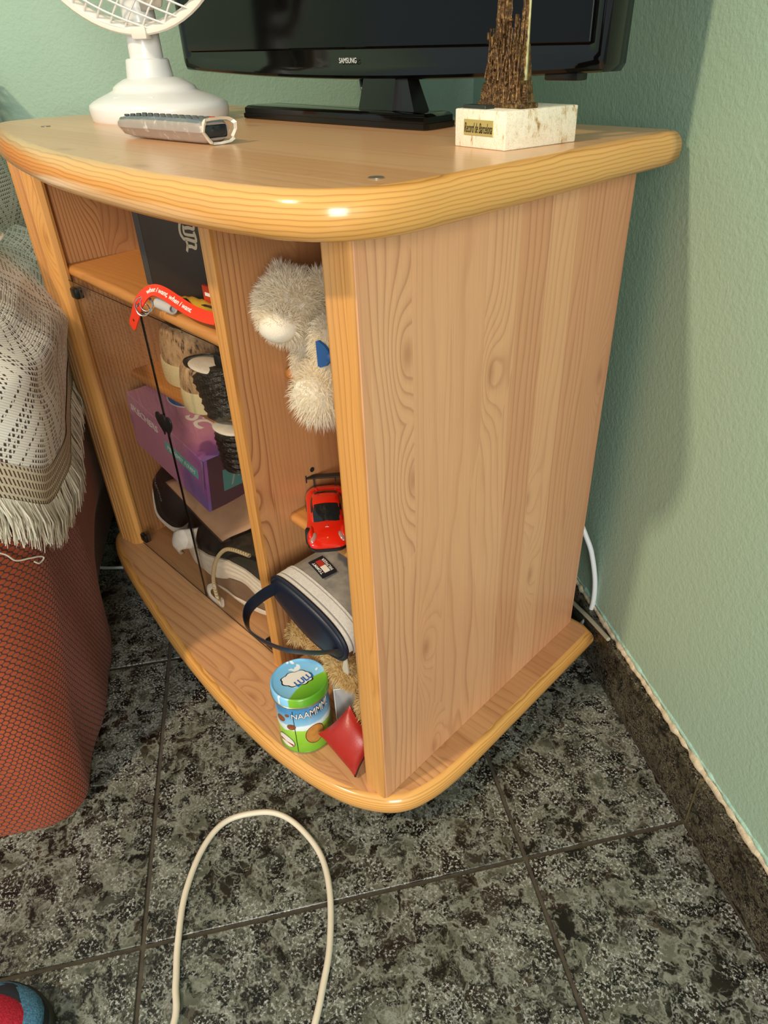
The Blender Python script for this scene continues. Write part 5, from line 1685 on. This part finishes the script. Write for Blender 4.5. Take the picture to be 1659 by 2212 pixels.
# black fabric bag further left with cream cuff
dk = thing('black_fabric_bag', 'black fabric bag with cream cuff beside the left glass door hinge', 'bag', (-0.645, 0.14, Z1))
def DS(x, a, off=0.0):
    t = abs((x + 0.648) / 0.056)
    f = max(0.03, 1 - min(1, t) ** 3) ** 0.5
    nz = 0.004 * noise.noise((x * 30, math.cos(a) * 2 + 5, math.sin(a) * 2))
    zc = 0.160 - 0.1 * (x + 0.648)
    return Vector((x, 0.150 - (0.054 * f + nz + off) * math.cos(a), zc + (0.066 * f + off) * math.copysign(abs(math.sin(a)) ** 0.8, math.sin(a))))
inv_parent(G().ring_loft([[DS(-0.703 + 0.110 * i / 16, 2 * PI * k / 30) for k in range(30)] for i in range(17)]).build('body', plain('black_fabric', '#1a1512', 0.8, vary=0.2, vscale=30)), dk)
g = G()
def cuff(pts, hw):
    ps = smooth_path([(x, a, 0) for x, a in pts], 6)
    rings = []
    for p in ps:
        rings.append([DS(p.x, p.y - hw + 2 * hw * k / 8, 0.0035 if 0 < k < 8 else 0.0) for k in range(9)])
    g.ring_loft(rings, closed=False, cap0=False, cap1=False)
cuff([(-0.698, 0.20), (-0.685, -0.20), (-0.665, -0.55), (-0.638, -0.72), (-0.612, -0.70), (-0.597, -0.5)], 0.34)
inv_parent(g.build('cream_cuff', M_CREAM, fix=False), dk)
def roundtext(x, y, z):
    p = DS(-0.655 + 0.3 * y - 0.0 + x * 0.55, 0.55 - x * 14.0 + y * 2, 0.0008 + z)
    return p
text('print_lettering', 'WARNING', plain('dim_print', '#8e8a80', 0.6), dk, (0, 0, 0), (1, 0, 0), (0, 0, 1), 0.070, 0.0055, ext=0.0003, warp=lambda x, y, z: DS(-0.655 + x * 0.55 + y * 0.6, 0.52 - x * 7.0 + y * 9.0, 0.001 + z))
# cream folded shoe flap between the two bags
fw = thing('cream_fabric_fold', 'folded cream canvas flap between black bag and camouflage bag', 'cloth', (-0.545, 0.10, 0.15))
def FP(u, v):
    a = Vector((-0.5830, 0.0900, 0.1000)).lerp(Vector((-0.5750, 0.0840, 0.1420)), v)
    b_ = Vector((-0.5020, 0.0770, 0.1640)).lerp(Vector((-0.4900, 0.0790, 0.2020)), v)
    p = a.lerp(b_, u)
    p.y -= 0.014 * math.sin(PI * u) ** 0.7 + 0.004 * math.sin(PI * v)
    p.z += 0.010 * math.sin(PI * u) + 0.0015 * math.sin(8 * v)
    p.x -= 0.008 * math.sin(PI * v) * (1 - u)
    return p
g = G()
g.grid(FP, 18, 10)
b = inv_parent(g.build('flap', M_CREAM, fix=False), fw)
sm = b.modifiers.new('s', 'SOLIDIFY')
sm.thickness = 0.006
sm.offset = 1

# shoes on the lower shelf
def cork():
    m, nt, b = newmat('printed_cork')
    p = coords(nt)
    q = nd(nt, 'ShaderNodeMapping', {'Vector': p, 'Scale': (1, 1, 0.35)}, vector_type='POINT').outputs[0]
    n = tex_noise(nt, q, 120, 3, 0.7)
    c = ramp(nt, n, [(0.34, srgb('#3b2d25')), (0.42, srgb('#a2805b')), (0.6, srgb('#c2a077')), (0.8, srgb('#cfb48c'))])
    nt.links.new(c, b.inputs['Base Color'])
    b.inputs['Roughness'].default_value = 0.8
    return m
M_CORK = cork()
M_GUM = plain('pale_gum_sole', '#cdbd92', 0.6, vary=0.08, vscale=30)
M_LINING = plain('grey_lining', '#6e6c66', 0.8, vary=0.2, vscale=40)
def printed_shoe(c, L_, W_, hs, hu, ang, label, slope):
    t = thing('printed_shoe', label, 'shoe', (c[0], c[1], SH2), (0, 0, ang), 'printed canvas shoes')
    def ring(z, sc, dx=0.0, n=34):
        r = []
        for k in range(n):
            a = 2 * PI * k / n
            x = math.copysign(abs(math.cos(a)) ** 0.8, math.cos(a)) * L_ * sc
            y = math.copysign(abs(math.sin(a)) ** 0.9, math.sin(a)) * W_ * sc * (1 - 0.12 * math.cos(a))
            r.append((x + dx, y, z))
        return r
    G().ring_loft([ring(0.0, 0.94), ring(0.002, 0.985), ring(hs * 0.5, 1.0), ring(hs * 0.95, 0.98), ring(hs, 0.955)]).build('sole', M_GUM, t)
    rg = [ring(hs * 0.97, 0.95), ring(hs + hu * 0.3, 0.94, 0.001), ring(hs + hu * 0.65, 0.88, 0.003), ring(hs + hu * 0.9, 0.78, 0.006), ring(hs + hu, 0.66, 0.008)]
    rg = [[(x, y, z - slope * max(0, -x) * (z - hs) / hu if z > hs else z) for x, y, z in r] for r in rg]
    G().ring_loft(rg, True, False, False).build('upper', M_CORK, t)
    top = rg[-1]
    G().ring_loft([top, [(x * 0.93, y * 0.9, z - 0.012) for x, y, z in top], [(x * 0.8, y * 0.7, z - 0.03) for x, y, z in top]], True, False, True).build('lining', M_LINING, t)
    sw = [Vector(p) + Vector((0, 0, 0.0004)) for p in rg[-1]]
    G().tube(sw, 0.0013, 6, True).build('collar_trim', M_INK, t)
    return t
printed_shoe((-0.612, 0.205), 0.066, 0.058, 0.036, 0.058, math.radians(-24), 'printed beige canvas shoe with gum sole, farther one on the lower glazed shelf', 0.1)
printed_shoe((-0.508, 0.150), 0.048, 0.038, 0.033, 0.036, math.radians(-30), 'printed beige canvas shoe with gum sole, nearer one at the shelf edge', 0.1)
M_CRUM = plain('crumpled_black', '#141513', 0.28, bmp=1.0, bscale=130)
def crum_mat():
    m, nt, b = newmat('crumpled_black_leather')
    b.inputs['Base Color'].default_value = srgb('#191a17')
    b.inputs['Roughness'].default_value = 0.35
    s = sep(nt, coords(nt))
    q = comb(nt, mth(nt, 'MULTIPLY', s[0], 0.5), mth(nt, 'MULTIPLY', s[1], 0.5), s[2])
    n = tex_noise(nt, q, 130, 3, 0.7)
    bump(nt, b, n, 1.0, 0.006)
    return m
M_CRUM = crum_mat()
def crum(p0, p1, r0, r1, label, trim):
    t = thing('black_shoe', label, 'shoe', tuple((Vector(p0) + Vector(p1)) / 2), (0, 0, 0), 'black crumpled shoes')
    p0, p1 = Vector(p0), Vector(p1)
    ax = (p1 - p0).normalized()
    sx = Vector((1, 0, 0)) - ax * ax.x
    sx.normalize()
    sy = ax.cross(sx)
    rings = []
    for i in range(26):
        f = i / 25
        r = r0 + (r1 - r0) * f
        e = min(1, 0.55 + min(f, 1 - f) * 5)
        rg = []
        for k in range(30):
            a = 2 * PI * k / 30
            w = 1 + 0.055 * math.sin(i * 1.9 + 1.6 * math.sin(a * 2)) + 0.05 * noise.noise((math.cos(a) * 2, math.sin(a) * 2, f * 7))
            rg.append(p0.lerp(p1, f) + (sx * math.cos(a) * r + sy * math.sin(a) * r * 0.62) * w * e)
        rings.append(rg)
    inv_parent(G().ring_loft(rings).build('upper', M_CRUM), t)
    if trim:
        g = G()
        g.ell(p0 - ax * 0.002, (r0 * 1.06, r0 * 0.62, 0.0048), None, 26, 10)
        inv_parent(g.build('cream_trim', M_CREAM), t)
    return t
crum((-0.398, 0.0975, 0.4880), (-0.372, 0.0910, 0.4230), 0.0360, 0.028, 'black crumpled leather shoe with cream trim over the lower shelf edge', True)
crum((-0.366, 0.0880, 0.4120), (-0.360, 0.0850, 0.3520), 0.0260, 0.0215, 'black crumpled leather shoe hanging lowest before the purple box', True)

# ------------------------------------------------------------------ armchair in a stretch cover, lace throw over it (room-aligned)
def knit_mat():
    m, nt, b = newmat('rust_stretch_knit')
    uv = nt.nodes.new('ShaderNodeTexCoord').outputs['UV']
    s = sep(nt, uv)
    cw = 0.0082
    u = mth(nt, 'DIVIDE', s[0], cw)
    v = mth(nt, 'DIVIDE', s[1], cw * 1.25)
    def lat(du, dv):
        fx = mth(nt, 'SUBTRACT', mth(nt, 'FRACT', mth(nt, 'ADD', u, du)), 0.5)
        fy = mth(nt, 'MULTIPLY', mth(nt, 'SUBTRACT', mth(nt, 'FRACT', mth(nt, 'ADD', v, dv)), 0.5), 1.5)
        return fx, mth(nt, 'SQRT', mth(nt, 'ADD', mth(nt, 'MULTIPLY', fx, fx), mth(nt, 'MULTIPLY', fy, fy)))
    xa, da = lat(0.0, 0.0)
    xb, db = lat(0.5, 0.5)
    side = mth(nt, 'LESS_THAN', da, db)
    xs = mth(nt, 'ADD', mth(nt, 'MULTIPLY', mth(nt, 'ABSOLUTE', xa), side), mth(nt, 'MULTIPLY', mth(nt, 'ABSOLUTE', xb), mth(nt, 'SUBTRACT', 1.0, side)))
    e = mth(nt, 'MINIMUM', mth(nt, 'ABSOLUTE', mth(nt, 'SUBTRACT', da, db)), mth(nt, 'SUBTRACT', 1.0, mth(nt, 'MULTIPLY', xs, 2.0)))
    cell = ramp(nt, e, [(0.0, (0,) * 3), (0.10, (0.25,) * 3), (0.24, (1,) * 3), (1.0, (1,) * 3)])
    base = mixc(nt, tex_noise(nt, uv, 9, 2), srgb('#93360b'), srgb('#a84410'))
    kc_ = mixc(nt, cell, srgb('#2e0d08'), base)
    f2 = tex_noise(nt, uv, 240, 2)
    c = mixc(nt, 0.25, kc_, ramp(nt, f2, [(0.3, (0.4,) * 3), (0.7, (1,) * 3)]), 'MULTIPLY')
    nt.links.new(c, b.inputs['Base Color'])
    b.inputs['Roughness'].default_value = 0.75
    b.inputs['Sheen Weight'].default_value = 0.15
    bump(nt, b, cell, 0.8, 0.002)
    return m
M_KNIT = knit_mat()
def lace_mat():
    m, nt, b = newmat('cream_lace')
    uv = nt.nodes.new('ShaderNodeTexCoord').outputs['UV']
    s = sep(nt, uv)
    U, V = s[0], s[1]
    # double rows of eyelets along a diamond lattice, patches of net inside the diamonds
    a = mth(nt, 'MULTIPLY', mth(nt, 'ADD', U, mth(nt, 'MULTIPLY', V, 0.62)), 1 / 0.135)
    bq = mth(nt, 'MULTIPLY', mth(nt, 'SUBTRACT', U, mth(nt, 'MULTIPLY', V, 0.62)), 1 / 0.135)
    def near(t, w):
        f = mth(nt, 'ABSOLUTE', mth(nt, 'SUBTRACT', mth(nt, 'FRACT', t), 0.5))
        return mth(nt, 'LESS_THAN', f, w)
    def row(t):
        f = mth(nt, 'ABSOLUTE', mth(nt, 'SUBTRACT', mth(nt, 'FRACT', t), 0.5))
        d1 = mth(nt, 'LESS_THAN', mth(nt, 'ABSOLUTE', mth(nt, 'SUBTRACT', f, 0.040)), 0.028)
        return d1
    rows = mth(nt, 'MAXIMUM', row(a), row(bq))
    fa = mth(nt, 'ABSOLUTE', mth(nt, 'SUBTRACT', mth(nt, 'FRACT', mth(nt, 'ADD', a, 0.5)), 0.5))
    fb = mth(nt, 'ABSOLUTE', mth(nt, 'SUBTRACT', mth(nt, 'FRACT', mth(nt, 'ADD', bq, 0.5)), 0.5))
    net = mth(nt, 'LESS_THAN', mth(nt, 'MAXIMUM', fa, fb), 0.21)
    ring_ = mth(nt, 'MULTIPLY', mth(nt, 'LESS_THAN', mth(nt, 'MAXIMUM', fa, fb), 0.33), mth(nt, 'GREATER_THAN', mth(nt, 'MAXIMUM', fa, fb), 0.30))
    hu = mth(nt, 'ABSOLUTE', mth(nt, 'SUBTRACT', mth(nt, 'FRACT', mth(nt, 'MULTIPLY', U, 1 / 0.0058)), 0.5))
    hv = mth(nt, 'ABSOLUTE', mth(nt, 'SUBTRACT', mth(nt, 'FRACT', mth(nt, 'MULTIPLY', V, 1 / 0.0066)), 0.5))
    hole = mth(nt, 'MULTIPLY', mth(nt, 'LESS_THAN', hu, 0.30), mth(nt, 'LESS_THAN', hv, 0.30))
    hn = mth(nt, 'MULTIPLY', mth(nt, 'LESS_THAN', hu, 0.24), mth(nt, 'LESS_THAN', hv, 0.26))
    h = mth(nt, 'MAXIMUM', mth(nt, 'MULTIPLY', hole, mth(nt, 'MAXIMUM', rows, ring_)), mth(nt, 'MULTIPLY', hn, net))
    fine = mth(nt, 'SINE', mth(nt, 'MULTIPLY', V, 2 * PI / 0.0033))
    c = ramp(nt, mth(nt, 'MULTIPLY_ADD', fine, 0.5, 0.5), [(0.0, srgb('#d8d1c4')), (0.5, srgb('#f3eee4'))])
    nt.links.new(c, b.inputs['Base Color'])
    b.inputs['Roughness'].default_value = 0.85
    bump(nt, b, mth(nt, 'MULTIPLY_ADD', fine, 0.12, mth(nt, 'MULTIPLY', mth(nt, 'MAXIMUM', rows, net), -1.0)), 0.5, 0.0015)
    tr = nt.nodes.new('ShaderNodeBsdfTransparent')
    mx = nd(nt, 'ShaderNodeMixShader', {0: mth(nt, 'MULTIPLY', h, 0.92), 1: b.outputs[0], 2: tr.outputs[0]})
    nt.links.new(mx.outputs[0], nt.nodes['Material Output'].inputs['Surface'])
    return m
M_LACE = lace_mat()
def net_mat():
    m, nt, b = newmat('open_net_border')
    uv = nt.nodes.new('ShaderNodeTexCoord').outputs['UV']
    s = sep(nt, uv)
    d = mth(nt, 'ADD', s[0], mth(nt, 'MULTIPLY', s[1], 0.35))
    hu = mth(nt, 'ABSOLUTE', mth(nt, 'SUBTRACT', mth(nt, 'FRACT', mth(nt, 'MULTIPLY', d, 1 / 0.0058)), 0.5))
    hv = mth(nt, 'ABSOLUTE', mth(nt, 'SUBTRACT', mth(nt, 'FRACT', mth(nt, 'MULTIPLY', s[1], 1 / 0.0105)), 0.5))
    h = mth(nt, 'MULTIPLY', mth(nt, 'LESS_THAN', hu, 0.20), mth(nt, 'LESS_THAN', hv, 0.36))
    b.inputs['Base Color'].default_value = srgb('#d3c5aa')
    b.inputs['Roughness'].default_value = 0.9
    bump(nt, b, h, 0.6, -0.002)
    tr = nt.nodes.new('ShaderNodeBsdfTransparent')
    mx = nd(nt, 'ShaderNodeMixShader', {0: mth(nt, 'MULTIPLY', h, 0.9), 1: b.outputs[0], 2: tr.outputs[0]})
    nt.links.new(mx.outputs[0], nt.nodes['Material Output'].inputs['Surface'])
    return m
M_NET = net_mat()
M_FRINGE = plain('cream_fringe', '#ddd3c0', 0.9, vary=0.12, vscale=60)

ARM_PROF = [(0.000, 0.180, -0.542, 0.050, 0.0), (0.010, 0.180, -0.540, 0.052, 0.0), (0.08, 0.196, -0.536, 0.060, 0), (0.16, 0.214, -0.533, 0.075, 0), (0.24, 0.232, -0.530, 0.090, 0), (0.32, 0.250, -0.528, 0.105, 0), (0.40, 0.268, -0.527, 0.120, 0), (0.47, 0.285, -0.529, 0.130, 0), (0.52, 0.302, -0.536, 0.135, 0), (0.555, 0.322, -0.550, 0.135, 0), (0.578, 0.345, -0.570, 0.130, 0), (0.592, 0.372, -0.597, 0.120, 0), (0.600, 0.405, -0.630, 0.10, 0), (0.603, 0.440, -0.670, 0.08, 0)]
def sstep(a, b, x):
    t = min(1, max(0, (x - a) / (b - a)))
    return t * t * (3 - 2 * t)
def arm_pt(s, z=None, k=None, off=0.0):
    # perimeter parameter s: 0 front left, 0.25 corner, 1 back right
    if k is not None:
        z, y0, x0, r, _ = ARM_PROF[k]
    else:
        for i in range(len(ARM_PROF) - 1):
            if ARM_PROF[i][0] <= z <= ARM_PROF[i + 1][0]:
                t = (z - ARM_PROF[i][0]) / (ARM_PROF[i + 1][0] - ARM_PROF[i][0])
                y0, x0, r = [ARM_PROF[i][q] + (ARM_PROF[i + 1][q] - ARM_PROF[i][q]) * t for q in (1, 2, 3)]
                break
    xl, yb_ = -0.86, 0.93
    if s < 0.2:
        f = s / 0.2
        p = Vector((xl + (x0 - r - xl) * f, y0, z))
        n = Vector((0, -1, 0))
    elif s < 0.45:
        a = (s - 0.2) / 0.25 * PI / 2
        p = Vector((x0 - r + r * math.sin(a), y0 + r - r * math.cos(a), z))
        n = Vector((math.sin(a), -math.cos(a), 0))
    else:
        f = (s - 0.45) / 0.55
        p = Vector((x0, y0 + r + (yb_ - y0 - r) * f, z))
        n = Vector((1, 0, 0))
    p.x -= 0.054 * sstep(0.46, 0.72, p.y) * (1 - 0.55 * sstep(0.08, 0.18, z))
    w = noise.noise((p.x * 7, p.y * 7, p.z * 3)) * (0.006 if s < 0.6 else 0.003) + 0.003 * math.sin(p.y * 38 + 6 * p.z) * sstep(0.5, 0.1, z) * sstep(0.75, 0.5, s)
    return p + n * (off + w)
ac = thing('armchair', 'armchair in rust orange knitted stretch cover left of the cabinet', 'armchair', (0, 0, 0))
ac.matrix_world = ROOM
def cover_mesh(s0, ns, zfun, nz, off, name, mat, par, uvscale=1.0, cap=False, extra=None):
    g = G()
    uv = []
    vs = []
    for i in range(ns):
        s = s0 + (1 - s0) * i / (ns - 1)
        prev = None
        L_ = 0
        for j in range(nz):
            z = zfun(s, j / (nz - 1))
            p = arm_pt(s, z=z, off=off)
            if extra:
                p = extra(p, s, z)
            vs.append(p)
    arcs = []
    for i in range(ns):
        acc = 0.0
        col = []
        for j in range(nz):
            if j:
                acc += (vs[i * nz + j] - vs[i * nz + j - 1]).length
            col.append(acc)
        arcs.append(col)
    m = nz // 3
    ua = 0.0
    for i in range(ns):
        if i:
            ua += (vs[i * nz + m] - vs[(i - 1) * nz + m]).length
        for j in range(nz):
            uv.append((ua, arcs[i][j]))
    fs = [(i * nz + j, (i + 1) * nz + j, (i + 1) * nz + j + 1, i * nz + j + 1) for i in range(ns - 1) for j in range(nz - 1)]
    g.add(vs, fs)
    o = g.build(name, mat, par, uv=uv, fix=False, ang=90)
    return o
ztop = ARM_PROF[-1][0]
cover_mesh(0.0, 70, lambda s, t: 0.001 + (ztop - 0.001) * t, 60, 0.0, 'arm_cover', M_KNIT, ac)
G().box(-1.02, -0.60, 0.42, 1.005, 0.02, 0.56, 0.03, 3).build('inner_arm', M_KNIT, ac)
G().box(-1.42, -0.84, 0.26, 0.90, 0.02, 0.44, 0.05, 4).build('seat', M_KNIT, ac)
G().box(-1.68, -1.40, 0.30, 1.005, 0.02, 0.60, 0.08, 5).build('far_arm', M_KNIT, ac)
G().box(-1.45, -0.625, 0.80, 1.010, 0.02, 0.79, 0.05, 4).build('backrest', M_KNIT, ac)

thr = thing('lace_throw', 'cream lace throw with knotted fringe draped over the orange armchair', 'throw', (0, 0, 0))
thr.matrix_world = ROOM
def hem(s):
    return 0.345 + 0.115 * sstep(0.50, 0.22, s) + 0.06 * sstep(0.60, 0.90, s) - 0.006 * math.sin(s * 9)
def swell(p, s, z):
    h = hem(s)
    f = sstep(h, h + 0.12, z) * sstep(0.60, 0.5, z)
    d = Vector((1, -0.5 * sstep(0.7, 0.4, s), 0)).normalized()
    w = noise.noise((p.x * 9 + 3, p.y * 9, p.z * 6)) * 0.014
    fold = 0.012 * math.exp(-((z - 0.515 + 0.10 * (p.y - 0.5)) / 0.022) ** 2)
    return p + d * (0.020 * f + w * f + fold) + Vector((0, 0, 0.010 * max(0, noise.noise((p.x * 8, p.y * 8, 4)))))
cover_mesh(0.0, 90, lambda s, t: hem(s) + 0.045 + (ztop - hem(s) - 0.045) * t, 60, 0.010, 'lace_panel', M_LACE, thr, extra=swell)
cover_mesh(0.0, 90, lambda s, t: hem(s) + 0.046 * t, 8, 0.0115, 'net_border', M_NET, thr, extra=swell)
g = G()
rng = random.Random(5)
for i in range(1500):
    s = rng.random() ** 1.0
    h = hem(s) + 0.004
    p = arm_pt(s, z=h, off=0.0125)
    q = arm_pt(s, z=h - 0.05, off=0.013)
    t = (arm_pt(min(1, s + 0.004), z=h, off=0.0125) - arm_pt(max(0, s - 0.004), z=h, off=0.0125)).normalized()
    nn = Vector((t.y, -t.x, 0))
    l = rng.uniform(0.8, 1.1)
    w = 0.0010
    e = p.lerp(q, l) + t * rng.uniform(-.010, .010) + nn * rng.uniform(0.0, 0.007)
    mid = p.lerp(e, 0.5) + nn * rng.uniform(0.001, 0.006) + t * rng.uniform(-.002, .002)
    d2 = (t + nn * rng.uniform(-.6, .6)).normalized()
    g.add([p - d2 * w, p + d2 * w, mid + d2 * w, mid - d2 * w, e + d2 * w * 0.5, e - d2 * w * 0.5], [(0, 1, 2, 3), (3, 2, 4, 5)])
fo = g.build('fringe', M_FRINGE, thr, fix=False, ang=180)
fo['kind'] = 'stuff'
# throw over the chair back
def backP(u, v):
    # v 0..1: from the arm up the side of the backrest and over the top; u front to back
    x = -0.607 + 0.010 * math.sin(9 * v + 5 * u) + 0.006 * noise.noise((u * 4, v * 5, 1))
    y = 0.775 + 0.24 * u
    z = 0.46 + 0.36 * min(1, v / 0.8)
    if v > 0.8:
        f = (v - 0.8) / 0.2
        x -= 0.30 * f
        z = 0.82 + 0.015 * math.sin(PI / 2 * f)
    if v > 0.72:
        x -= 0.02 * sstep(0.72, 0.85, v)
    y -= 0.05 * (1 - u) * (0.6 - v) 
    return Vector((x, y, z))
g = G()
g.grid(backP, 30, 40)
uv = [(0.24 * i / 29, 0.5 * j / 39) for i in range(30) for j in range(40)]
g.build('back_drape', M_LACE, thr, uv=uv, fix=False, ang=90)
def foldP(u, v):
    # rumpled roll of the throw where it tucks between arm and back, lying on the arm
    y = 0.585 + 0.235 * u
    x = -0.572 - 0.285 * v + 0.010 * math.sin(5 * u)
    edge = min(1.0, 6 * min(u, 1 - u)) * min(1.0, 7 * min(v + 0.02, 1.02 - v))
    z = 0.598 + 0.046 * math.sin(PI * u) ** 0.8 * edge ** 0.5 + 0.006 * math.sin(9 * v + 4 * u) * edge
    x -= 0.035 * (1 - math.sin(PI * u)) * (1 - v)
    return Vector((x, y, z))
g = G()
g.grid(foldP, 24, 16)
uv = [(0.24 * i / 23 + 0.03, 0.22 * j / 15) for i in range(24) for j in range(16)]
g.build('arm_fold', M_LACE, thr, uv=uv, fix=False, ang=90)
# loose thread dangling from the fringe
lt = [arm_pt(0.30, z=0.385, off=0.016), arm_pt(0.31, z=0.370, off=0.012), arm_pt(0.335, z=0.352, off=0.008), arm_pt(0.35, z=0.338, off=0.006), arm_pt(0.375, z=0.330, off=0.006), arm_pt(0.40, z=0.322, off=0.007), arm_pt(0.41, z=0.316, off=0.007), arm_pt(0.395, z=0.316, off=0.007), arm_pt(0.385, z=0.322, off=0.006)]
G().tube(smooth_path(lt, 6), 0.0010, 6).build('loose_thread', M_FRINGE, thr)
